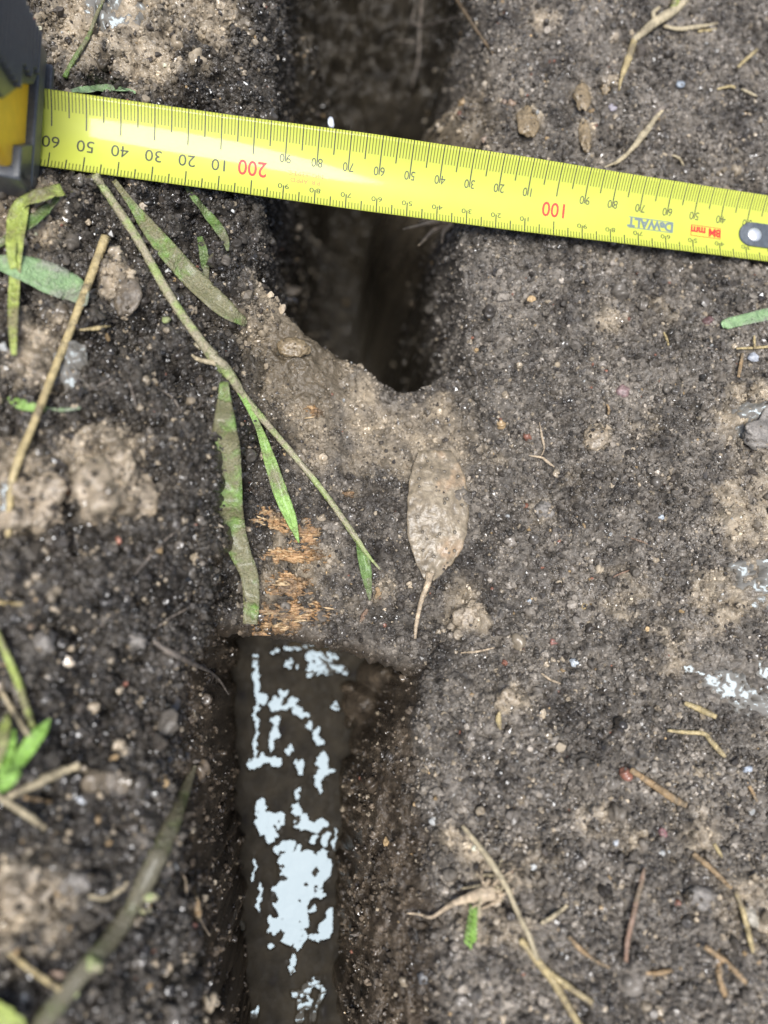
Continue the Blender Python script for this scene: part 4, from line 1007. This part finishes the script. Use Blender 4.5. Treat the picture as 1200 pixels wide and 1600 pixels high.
sub_stalk(leaf, 'leaf_stalk', [(672, 895, 15), (668, 912, 11), (661, 930, 9), (654, 955, 8), (650, 978, 7), (648, 998, 5)], M_ROOT, n=22, lift=1.6, stiff=6)
VV, FF = [], []
for i in range(34):
    q = rg.uniform(.05, .8); k = int(q * 39); c = np.array(V[k * 25 + int(rg.integers(3, 22))]); r_ = rg.uniform(.35, .8)
    lv, lf_ = lump_geo(c + np.array([0, 0, .2]), r_, r_, r_ * .7, 700 + i, 1, .06); s_ = len(VV); VV += list(lv); FF += [[a + s_ for a in f_] for f_ in lf_]
bead = part_obj('mud_bead', VV, FF, simple_mat('mud_bead', (.16, .135, .1), .15, .4, 400), leaf); bead['kind'] = 'stuff'

# ------------------------------------------------------------------ bare wood on the root: torn fibres
mt, nt, b = new_mat('torn_wood')
tc = N(nt, 'ShaderNodeTexCoord'); mp = N(nt, 'ShaderNodeMapping'); mp.inputs['Scale'].default_value = (110, 1500, 1500); nt.links.new(tc.outputs['Object'], mp.inputs[0])
n1 = N(nt, 'ShaderNodeTexNoise'); n1.inputs['Scale'].default_value = 1.0; n1.inputs['Detail'].default_value = 4; nt.links.new(mp.outputs[0], n1.inputs['Vector'])
n2 = noise(nt, 170, 4); 
cw = ramp(nt, n1.outputs[0], [(.3, (.10, .058, .028)), (.48, (.36, .205, .09)), (.72, (.60, .42, .22))]); dm = ramp(nt, n2.outputs[0], [(.44, 0.0), (.6, .8)])
nt.links.new(mixc(nt, dm.outputs[0], cw.outputs[0], (.10, .075, .05)), b.inputs['Base Color']); b.inputs['Roughness'].default_value = .38
bump(nt, b, n1.outputs[0], .0012, .9); M_WOOD = mt
M_FIB = simple_mat('wood_fibre', (.46, .33, .18), .45, .5, 500)
ORG[root.name] = base
def wood_patch(px, py, w_, h_, seed, lift=.7):
    nx_, ny_ = 84, 44; V = []; r = np.random.default_rng(seed); Z = []
    I, J = np.meshgrid(np.arange(nx_), np.arange(ny_)); I, J = I.ravel() / (nx_ - 1) - .5, J.ravel() / (ny_ - 1) - .5
    Pt = np.array([at_z(px + a * w_, py + b_ * h_, -11) for a, b_ in zip(I, J)]); x_, y_ = Pt[:, 0], Pt[:, 1]
    q = np.hypot(I * 2, J * 2) + .62 * gnoise(x_ / 3.2, y_ / 1.5, seed) + .45 * gnoise(x_ / 1.3, y_ / .6, seed + 1) + .25 * gnoise(x_ / .8, y_ / .35, seed + 2)
    zb, _ = bridge_top(x_, y_)
    z = zb + fine(x_, y_, np.zeros(len(x_))) * .55 + lift + .9 - 2.8 * sstep(.5, 1.0, q) + .42 * gnoise(x_ / 4.0, y_ / .42, seed + 3) + .35 * gnoise(x_ / 1.5, y_ / .9, seed + 5)
    V = np.stack([x_, y_, z], -1)
    o = part_obj('bare_wood', V, grid_faces(nx_, ny_), M_WOOD, root)
    for k in range(int(w_ * h_ / 420)):
        a, b_ = px + r.normal() * w_ * .2, py + r.normal() * h_ * .17; l = r.uniform(8, 22); sl = r.normal() * 1.6
        A = [(a - l / 2, b_ - sl, .6), (a - l * .2, b_ - sl * .3 + r.normal() * .8, 3), (a + l * .2, b_ + sl * .3, 2.6), (a + l / 2, b_ + sl, .6)]
        P, w = path3(A, 8, 2, lift + .35); part_obj('splinter', *tube_geo(P, w, 5, .6, .1, k), M_FIB, o)
for a in [(425, 815, 70, 50, 801), (478, 838, 56, 56, 806), (452, 868, 130, 30, 802), (452, 915, 76, 50, 803), (458, 958, 140, 40, 804), (440, 980, 96, 24, 805), (490, 650, 34, 20, 808), (545, 772, 22, 14, 810)]: wood_patch(*a, lift=.9 if a[4] < 806 else .2)
kn = surf(452, 914)
V, Fc = [], []
for ring in range(4):
    for j in range(18):
        a = j / 18 * 6.2832; rr_ = (2.6, 2.2, 1.3, .7)[ring] * (1 + .12 * math.sin(3 * a + 1)); V.append(kn + np.array([rr_ * math.cos(a), rr_ * .85 * math.sin(a), (.4, 1.5, 1.3, .2)[ring]]))
for ring in range(3):
    for j in range(18): Fc.append((ring * 18 + j, ring * 18 + (j + 1) % 18, (ring + 1) * 18 + (j + 1) % 18, (ring + 1) * 18 + j))
Fc.append(tuple(range(54, 72)))
part_obj('wood_knot', V, Fc, M_WOOD, root)
stalk('wood_chip', [(588, 918, 6), (592, 926, 9), (586, 935, 5)], M_ORANGE, 'orange wood chip under the torn tip of the runner', 'wood chip', lift=.7, flat=.5)
stalk('wood_chip', [(574, 952, 5), (568, 962, 8), (563, 972, 4)], M_RUST, 'rusty wood sliver below the orange chip on the root', 'wood chip', lift=.6, flat=.5)

# ------------------------------------------------------------------ clods, stones, pale film
def clod_mat(name, c, rough=.4, gl=.0):
    mt, nt, b = new_mat(name)
    n1 = noise(nt, 260, 5, rough=.65); n2 = noise(nt, 1300, 3)
    r1 = ramp(nt, n1.outputs[0], [(.3, tuple(np.asarray(c) * .5)), (.55, tuple(c)), (.75, tuple(np.asarray(c) * 1.3))]); r2 = ramp(nt, n2.outputs[0], [(.3, .7), (.7, 1.25)])
    nt.links.new(mixc(nt, 1.0, r1.outputs[0], r2.outputs[0], 'MULTIPLY'), b.inputs['Base Color']); b.inputs['Roughness'].default_value = rough
    p = bump(nt, b, n1.outputs[0], .0012, .7); bump(nt, b, n2.outputs[0], .0003, .6, p); return mt
M_CLOD = clod_mat('tan_clod', (.31, .25, .175), .3); M_WCLOD = clod_mat('wet_clay', (.22, .165, .095), .22); M_BROWN = clod_mat('brown_clod', (.13, .105, .075)); M_GCLOD = clod_mat('grey_clod', (.19, .17, .145))
def lump(name, px, py, rx, ry, mat, label, cat, seed, rz=.5, sink=.3, rough=.16, group=None, sub=4, crumby=(.2, .16, .11)):
    P = surf(px, py); ax, ay = pxmm(P, rx), pxmm(P, ry); az = min(ax, ay) * 2 * rz * .6
    g = lump_geo(P + np.array([0, 0, az * (1 - 2 * sink)]), ax, ay, az, seed, sub, rough)
    if crumby: LUMPS.append((g[0], g[1], crumby, int(ax * ay * 3.2 * (1 if cat == 'clod' else .35))))
    return thing_mesh(name, *g, mat, label, cat, group)
lump('mud_clod', 60, 792, 46, 34, M_CLOD, 'large tan clod at the foot of the dry stalk', 'clod', 1, .75, .2, .26, sub=5)
lump('mud_clod', 188, 768, 40, 50, M_CLOD, 'largest tan clod on the left bank, right of the one at the stalk foot', 'clod', 2, .8, .2, .26, sub=5)
lump('mud_clod', 40, 1388, 44, 36, M_CLOD, 'tan clod near the left edge above the straight yellow straw', 'clod', 3, .5, .2, .26, sub=5)
lump('mud_clod', 122, 1372, 30, 22, M_GCLOD, 'pale grey clod right of the tan one near the left edge', 'clod', 4, .5, .3, .22)
lump('mud_clod', 930, 683, 18, 18, M_CLOD, 'round tan clod on the right soil right of the dead leaf', 'clod', 5, .6, .25, .14)
lump('mud_clod', 852, 800, 13, 12, M_GCLOD, 'small grey clod between the dead leaf and the tan mud at the right', 'clod', 21, .6, .25, .18)
lump('mud_clod', 792, 1092, 18, 14, M_CLOD, 'knobbly tan clod above the little seed husk', 'clod', 6, .6, .3, .2)
lump('clay_lump', 826, 192, 15, 24, M_WCLOD, 'wet yellowish clay lump just above the tape, right of the hole', 'clay lump', 7, .45, .35, .12)
lump('clay_lump', 908, 155, 12, 22, M_WCLOD, 'narrow wet clay lump right of the yellowish one', 'clay lump', 8, .45, .35, .15)
lump('clay_lump', 915, 215, 10, 28, M_WCLOD, 'streak of wet clay touching the tape below the narrow lump', 'clay lump', 9, .4, .4, .15)
lump('clay_lump', 944, 138, 9, 10, M_WCLOD, 'small clay pellet left of the orange straw splinter', 'clay lump', 10, .5, .35, .15)
lump('clay_lump', 202, 462, 16, 28, M_BROWN, 'brown upright mud lump between the dry stalk and the runner', 'clay lump', 11, .5, .3, .2)
lump('clay_lump', 1205, 670, 40, 30, M_GCLOD, 'pale mud hump at the right edge above the large tan mud', 'clay lump', 12, .3, .4, .16, sub=4)
lump('clay_lump', 460, 545, 22, 16, M_WCLOD, 'shiny wet clay lump at the left end of the root', 'clay lump', 13, .5, .35, .12)
lump('clay_lump', 448, 455, 20, 10, M_BROWN, 'muddy ledge tip overhanging the upper hole', 'clay lump', 14, .5, .4, .25)
lump('clay_lump', 215, 1003, 13, 13, M_GCLOD, 'pale clod at the upper end of the fuzzy grey root', 'clod', 15, .6, .25, .2)
lump('clay_lump', 65, 1010, 15, 20, M_GCLOD, 'grey clod on the dark soil at the far left', 'clod', 22, .6, .25, .2)
lump('clay_lump', 180, 1220, 20, 16, M_BROWN, 'brown clod right of the thick jointed straw', 'clod', 23, .5, .3, .22)
lump('mud_clod', 1092, 1398, 24, 16, M_GCLOD, 'grey clod left of the yellow-tipped straw', 'clod', 24, .5, .3, .18)
lump('mud_clod', 738, 960, 20, 18, M_CLOD, 'tan mud clod right of the leaf stalk', 'clod', 25, .4, .35, .22)
def stone(px, py, r_, c, label, seed, rough=.35):
    c = np.asarray(c); c = c * .55 + .45 * c.mean() * .75; lump('pebble', px, py, r_, r_ * .85, clod_mat('pebble_' + str(seed), c, rough), label, 'pebble', seed, .6, .38, .24, sub=3, crumby=None)
stone(1108, 503, 9, (.16, .06, .05), 'reddish-brown pebble at the tip of the cut blade', 31)
stone(1105, 547, 6, (.42, .30, .22), 'small round pinkish pebble below the reddish-brown one', 32, .25)
stone(972, 610, 10, (.32, .17, .15), 'pinkish stone with red streaks on the right soil', 33)
stone(955, 170, 7, (.34, .29, .33), 'pale lilac stone left of the fork-tipped root', 34)
stone(799, 161, 6, (.36, .22, .11), 'little orange-brown pebble at the right rim of the upper hole', 35)
stone(786, 158, 5, (.28, .17, .09), 'tiny brown pebble left of the orange-brown one', 36)
stone(759, 218, 8, (.36, .23, .13), 'tan seed-like pebble touching the tape top edge by the hole', 37)
stone(914, 946, 6, (.45, .30, .07), 'yellow grain on the middle right soil', 38)
stone(892, 945, 7, (.40, .32, .22), 'cream pebble left of the yellow grain', 39)
stone(863, 1004, 6, (.36, .11, .06), 'red grain below the cream pebble', 40)
stone(1164, 1202, 8, (.36, .42, .50), 'blue-grey pebble right of the thick orange-brown straw', 41, .25)
stone(1036, 1302, 8, (.36, .12, .11), 'red chip above the upright reddish straw', 42)
stone(963, 1316, 5, (.55, .58, .6), 'tiny white grain left of the red chip', 43)
stone(1172, 1432, 15, (.42, .36, .24), 'cream pebble at the right edge by the yellow-tipped straw', 44)
stone(1000, 1208, 7, (.42, .38, .26), 'cream grain at the upper end of the thick orange-brown straw', 45)
stone(1176, 558, 9, (.42, .45, .50), 'whitish pebble right of the upright orange straw', 46, .25)
stone(1034, 808, 6, (.42, .50, .56), 'pale blue grain left of the large tan mud', 47, .25)
stone(1063, 132, 6, (.26, .32, .38), 'blue-grey grain below the thin grey twig', 48, .25)
stone(828, 939, 5, (.42, .50, .56), 'tiny pale blue grain left of the cream pebble', 49, .25)
stone(897, 1037, 7, (.42, .48, .52), 'pale blue grain below the red grain', 50, .25)
stone(662, 1528, 12, (.10, .10, .10), 'dark wet stone in the right wall of the water hole', 51, .15)
stone(633, 1533, 8, (.30, .22, .11), 'tan pebble left of the dark wet stone', 52, .3)
stone(48, 980, 7, (.38, .24, .12), 'orange pebble on the dark left soil', 53)
stone(130, 1250, 9, (.50, .54, .58), 'white fleck right of the short brown straw', 54, .2)
stone(92, 1525, 10, (.34, .19, .09), 'orange pebble at the end of the straight yellow straw', 55)

# a small living moss sprig
P = surf(738, 1480)
sp = thing_empty('green_sprig', P, 'tiny bright green sprig standing below the pale root clump', 'sprig')
sub_stalk(sp, 'stem', [(735, 1482, 4), (737, 1455, 4), (741, 1420, 2)], M_LIVE, lift=1.5)
for i in range(16):
    q = i / 16; cx, cy = 735 + 6 * q, 1478 - 62 * q; s_ = 1 if i % 2 else -1
    sub_blade(sp, 'leaflet', [(cx, cy, 3), (cx + s_ * 6 * (1 - .4 * q), cy - 5, 4.5 * (1 - .4 * q)), (cx + s_ * 10 * (1 - .5 * q), cy - 11, 1)], M_LIVE, n=6, lift=2.0, seed=i)
# pale flake behind the tape
P = at_depth(517, 192, 262)
lump_ = lump_geo(P, 1.2, 2.0, .5, 77, 2, .2); thing_mesh('pale_flake', *lump_, simple_mat('pale_flake', (.55, .58, .62), .3, .2), 'small whitish flake showing above the tape over the dark hole', 'flake')

# wet films: thin sheets on wet mud, tilted and tinted to shape pale sky glints
mt, nt, b = new_mat('glint_film'); b.inputs['Base Color'].default_value = (.16, .15, .13, 1); b.inputs['Roughness'].default_value = .05; b.inputs['IOR'].default_value = 1.35; b.inputs['Specular Tint'].default_value = (.74, .9, 1, 1)
n1 = noise(nt, 700, 3); bump(nt, b, n1.outputs[0], .0006, .05); M_PUD = mt
def puddle(blobs, label, seed):
    cx = np.mean([q[0] for q in blobs]); cy = np.mean([q[1] for q in blobs]); P0 = surf(cx, cy)
    hv_ = (CAM - P0) / np.linalg.norm(CAM - P0) + np.array(sdir); hv_ /= np.linalg.norm(hv_)
    V, Fc = [], []
    xs_ = [q[0] - q[2] for q in blobs] + [q[0] + q[2] for q in blobs]; ys_ = [q[1] - q[3] for q in blobs] + [q[1] + q[3] for q in blobs]
    nx_ = int((max(xs_) - min(xs_)) / 2.6) + 6; ny_ = int((max(ys_) - min(ys_)) / 2.6) + 6
    for j in range(ny_):
        for i in range(nx_):
            a = min(xs_) - 4 + i * 2.6; b_ = min(ys_) - 4 + j * 2.6
            d = max(1 - math.sqrt(((a - q[0]) / q[2]) ** 2 + ((b_ - q[1]) / q[3]) ** 2) for q in blobs)
            p = surf(a, b_); x_, y_ = np.array([p[0]]), np.array([p[1]])
            w1, rr = worley(x_, y_, 2.6, seed)
            d += .8 * float(gnoise(x_ / 2.4, y_ / 2.4, seed)[0]) + .8 * float(gnoise(x_ / 1.1, y_ / 1.1, seed + 2)[0]) + .35 * float(w1[0]) + .1
            zt = P0[2] - (hv_[0] * (p[0] - P0[0]) + hv_[1] * (p[1] - P0[1])) / hv_[2]
            z = p[2] * .2 + .8 * zt + .3 + 3.2 * float(sstep(-.25, .25, d)) - 2.9 + .07 * float(w1[0])
            V.append([p[0], p[1], z])
    V = np.array(V); COVERS.append(V[V[:, 2] > -900])
    return thing_mesh('wet_film', V, grid_faces(nx_, ny_), M_PUD, label, 'puddle')

puddle([(1075, 1045, 20, 9), (1092, 1054, 20, 11), (1110, 1066, 22, 13), (1132, 1080, 24, 13), (1152, 1090, 24, 13), (1176, 1102, 24, 12), (1194, 1108, 14, 8), (1140, 1062, 14, 8), (1158, 1078, 12, 8)], 'ragged pale blue wet film along the right edge above the stubby tan straw', 901)
puddle([(1185, 645, 26, 9), (1158, 676, 28, 9), (1190, 668, 12, 6)], 'pale blue wet film on the mud hump at the right edge', 902)
puddle([(1160, 893, 12, 9), (1176, 922, 24, 15), (1188, 942, 14, 8), (1146, 885, 9, 6), (1195, 905, 12, 10)], 'pale blue wet film right of the large tan mud patch', 903)
puddle([(112, 562, 18, 12), (98, 588, 20, 12), (118, 600, 12, 8)], 'bluish wet film right of the dry stalk above the small leaf', 904)
puddle([(150, 12, 16, 12), (190, 40, 28, 12), (205, 52, 16, 10), (168, 36, 12, 8)], 'bluish wet film on the mud at the top near the thin green stem', 905)
puddle([(8, 790, 10, 20), (14, 760, 8, 12), (30, 770, 8, 8)], 'bluish wet film left of the dry stalk at the left edge', 906)
# ------------------------------------------------------------------ crumbs of soil (one mass)
crumb_col = bpy.data.collections.new('crumb_kinds')
def crumb_mesh(i):
    """rounded lumps and broken, faceted grains"""
    sub_, smooth_ = ((3, True), (3, True), (2, False), (2, False), (2, False), (1, False), (1, False))[i]
    bm = bmesh.new(); bmesh.ops.create_icosphere(bm, subdivisions=sub_, radius=1.0)
    r = np.random.default_rng(100 + i); ph = r.uniform(0, 6.28, (6,)); fr = r.uniform(1.2, 3.4, (6, 3))
    st = r.uniform(.65, 1.25, 3)
    for v in bm.verts:
        c = np.array(v.co)
        k = 1 + .25 * sum(math.sin(float(np.dot(fr[j], c)) * 1.3 + ph[j]) for j in range(6)) / 1.6 + (0 if smooth_ else .10 * r.normal())
        v.co = Vector(c * max(k, .45) * st)
    me = bpy.data.meshes.new('crumb'); bm.to_mesh(me); bm.free()
    me.polygons.foreach_set('use_smooth', np.full(len(me.polygons), smooth_, bool)); me.materials.append(M_CRUMB)
    o = bpy.data.objects.new('crumb', me); crumb_col.objects.link(o)
for i in range(7): crumb_mesh(i)

def tri_sample(V, nx, ny, dens, n):
    """n random points on a grid surface, spread evenly over its area times dens"""
    G = V.reshape(ny, nx, 3)
    a = G[:-1, 1:] - G[:-1, :-1]; b_ = G[1:, :-1] - G[:-1, :-1]
    cr = np.cross(a, b_)
    ar = np.minimum(np.linalg.norm(cr, axis=-1), STEP * STEP * 4) * dens.reshape(ny, nx)[:-1, :-1]
    p = ar.ravel(); cdf = np.cumsum(p); cdf /= cdf[-1]
    f = np.searchsorted(cdf, rng.random(n)); j, i = np.divmod(f, nx - 1)
    u = rng.random((n, 1)); v = rng.random((n, 1))
    P = G[j, i] * (1 - u) * (1 - v) + G[j, i + 1] * u * (1 - v) + G[j + 1, i] * (1 - u) * v + G[j + 1, i + 1] * u * v
    nr = cr[j, i]; nr /= np.linalg.norm(nr, axis=1, keepdims=True)
    return P, nr, j * nx + i
inview = ((xr > x0) & (xr < x1) & (yr > y0) & (yr < y1)) * np.where((yr < YTOP) | ((np.abs(xr) < 48) & (SS > .05)), 1.0, .06)
clump = np.clip(.9 + .7 * fbm(xr, yr, 9, 401, 3), .25, 2)
dens = inview * clump * (1 - (.82 - .3 * sstep(0, 40, yr)) * WALL) * (1 - .75 * MUDV) * (1 - .93 * BOT) * (SS < .97)
VG = np.stack([xr, yr, HZ], -1)
P1, N1, I1 = tri_sample(VG, sh[1], sh[0], dens, 176000)
densb = np.clip(.9 + .9 * fbm(bxr, byr, 9, 401, 3), .2, 2) * (1 - bsm * .85) * (1 - .5 * bmud)
P2, N2, I2 = tri_sample(top.reshape(-1, 3), nbx, nbt, densb, 20000)
PL, NL, CL = [], [], []
for V_, F_, c_, k_ in LUMPS:                       # crumbs stuck to the clods
    V_ = np.asarray(V_); f_ = np.asarray(F_)[rng.integers(0, len(F_), k_)]; w_ = rng.dirichlet((1, 1, 1), k_)
    p_ = (V_[f_] * w_[:, :, None]).sum(1); n_ = np.cross(V_[f_[:, 1]] - V_[f_[:, 0]], V_[f_[:, 2]] - V_[f_[:, 0]]); n_ /= np.linalg.norm(n_, axis=1, keepdims=True) + 1e-9
    g_ = n_[:, 2] > .05
    PL.append(p_[g_]); NL.append(n_[g_]); CL.append(np.tile(np.asarray(c_), (int(g_.sum()), 1)) * rng.choice([.3, .75, 1.0], (int(g_.sum()), 1)))
PP = np.concatenate([P1, P2] + PL); NN = np.concatenate([N1, N2] + NL); CC = np.concatenate([GC[I1], bcol[nbx * len(south):][I2]] + CL)
n = len(PP)
sz = np.clip(np.exp(rng.normal(math.log(.35), .46, n)), .15, 1.7)          # radius, mm
sz *= 1 + .3 * sstep(-25, -60, PP[:, 0]) + .25 * sstep(-40, -100, PP[:, 1]); big = (rng.random(n) < .02) & (PP[:, 0] < -25); sz[big] *= rng.uniform(1.3, 2.0, int(big.sum())); big = rng.random(n) < .03; sz[big] *= 1.7
PP = PP + NN * (sz * rng.uniform(-.3, .7, n))[:, None]
jit = np.exp(rng.normal(.02, .36, n))[:, None]
CC = CC * jit
u = rng.random(n)
def special(lo, hi, c, s=1.0):
    k = (u >= lo) & (u < hi); CC[k] = np.asarray(c) * np.exp(rng.normal(0, .25, (k.sum(), 1))); sz[k] *= s
special(0, .05, (.25, .205, .145)); special(.05, .054, (.30, .21, .11), .9); special(.054, .0555, (.20, .09, .06), .9); special(.0555, .0585, (.36, .36, .34), .75); special(.064, .14, (.05, .042, .034), 1.1)
gl = np.where(rng.random(n) < .33, rng.uniform(.75, 1.0, n), rng.uniform(.15, .7, n))
# crumbs do not poke through what lies on the soil
CELL = .7; cover = {}
for V_ in COVERS:
    for x_, y_, z_ in V_:
        k_ = (int(math.floor(x_ / CELL)), int(math.floor(y_ / CELL)))
        if z_ > cover.get(k_, -999): cover[k_] = z_
keep = np.ones(n, bool); lucky = rng.random(n) < .05
kx = np.floor(PP[:, 0] / CELL).astype(int); ky = np.floor(PP[:, 1] / CELL).astype(int)
for i in range(n):
    z_ = cover.get((int(kx[i]), int(ky[i])))
    if z_ is not None and not lucky[i] and PP[i, 2] + sz[i] > z_ - .15 and PP[i, 2] < z_ + 3: keep[i] = False
PP, CC, sz, gl = PP[keep], CC[keep], sz[keep], gl[keep]; n = len(PP)
cm = bpy.data.meshes.new('soil_crumbs'); cm.vertices.add(n); cm.vertices.foreach_set('co', (PP * MM).astype(np.float32).ravel())
col_attr(cm, 'soil_col', np.clip(CC, .006, .6)); f_attr(cm, 'gloss', gl); f_attr(cm, 'size', sz * MM)
a = cm.attributes.new('spin', 'FLOAT_VECTOR', 'POINT'); a.data.foreach_set('vector', rng.uniform(0, 6.28, (n, 3)).astype(np.float32).ravel())
a = cm.attributes.new('pick', 'INT', 'POINT'); a.data.foreach_set('value', rng.integers(0, 7, n).astype(np.int32))
crumbs = link(bpy.data.objects.new('soil_crumbs', cm)); tag(crumbs, kind='stuff')
ng = bpy.data.node_groups.new('crumb_scatter', 'GeometryNodeTree')
ng.interface.new_socket('Geometry', in_out='INPUT', socket_type='NodeSocketGeometry'); ng.interface.new_socket('Geometry', in_out='OUTPUT', socket_type='NodeSocketGeometry')
gi = ng.nodes.new('NodeGroupInput'); go = ng.nodes.new('NodeGroupOutput')
ci = ng.nodes.new('GeometryNodeCollectionInfo'); ci.inputs['Collection'].default_value = crumb_col; ci.inputs['Separate Children'].default_value = True; ci.inputs['Reset Children'].default_value = True
ip = ng.nodes.new('GeometryNodeInstanceOnPoints'); ip.inputs['Pick Instance'].default_value = True
def named(nm, dt):
    q = ng.nodes.new('GeometryNodeInputNamedAttribute'); q.data_type = dt; q.inputs['Name'].default_value = nm
    return q.outputs['Attribute']
ng.links.new(gi.outputs[0], ip.inputs['Points']); ng.links.new(ci.outputs[0], ip.inputs['Instance'])
ng.links.new(named('pick', 'INT'), ip.inputs['Instance Index']); ng.links.new(named('spin', 'FLOAT_VECTOR'), ip.inputs['Rotation']); ng.links.new(named('size', 'FLOAT'), ip.inputs['Scale'])
ng.links.new(ip.outputs[0], go.inputs[0])
crumbs.modifiers.new('scatter', 'NODES').node_group = ng
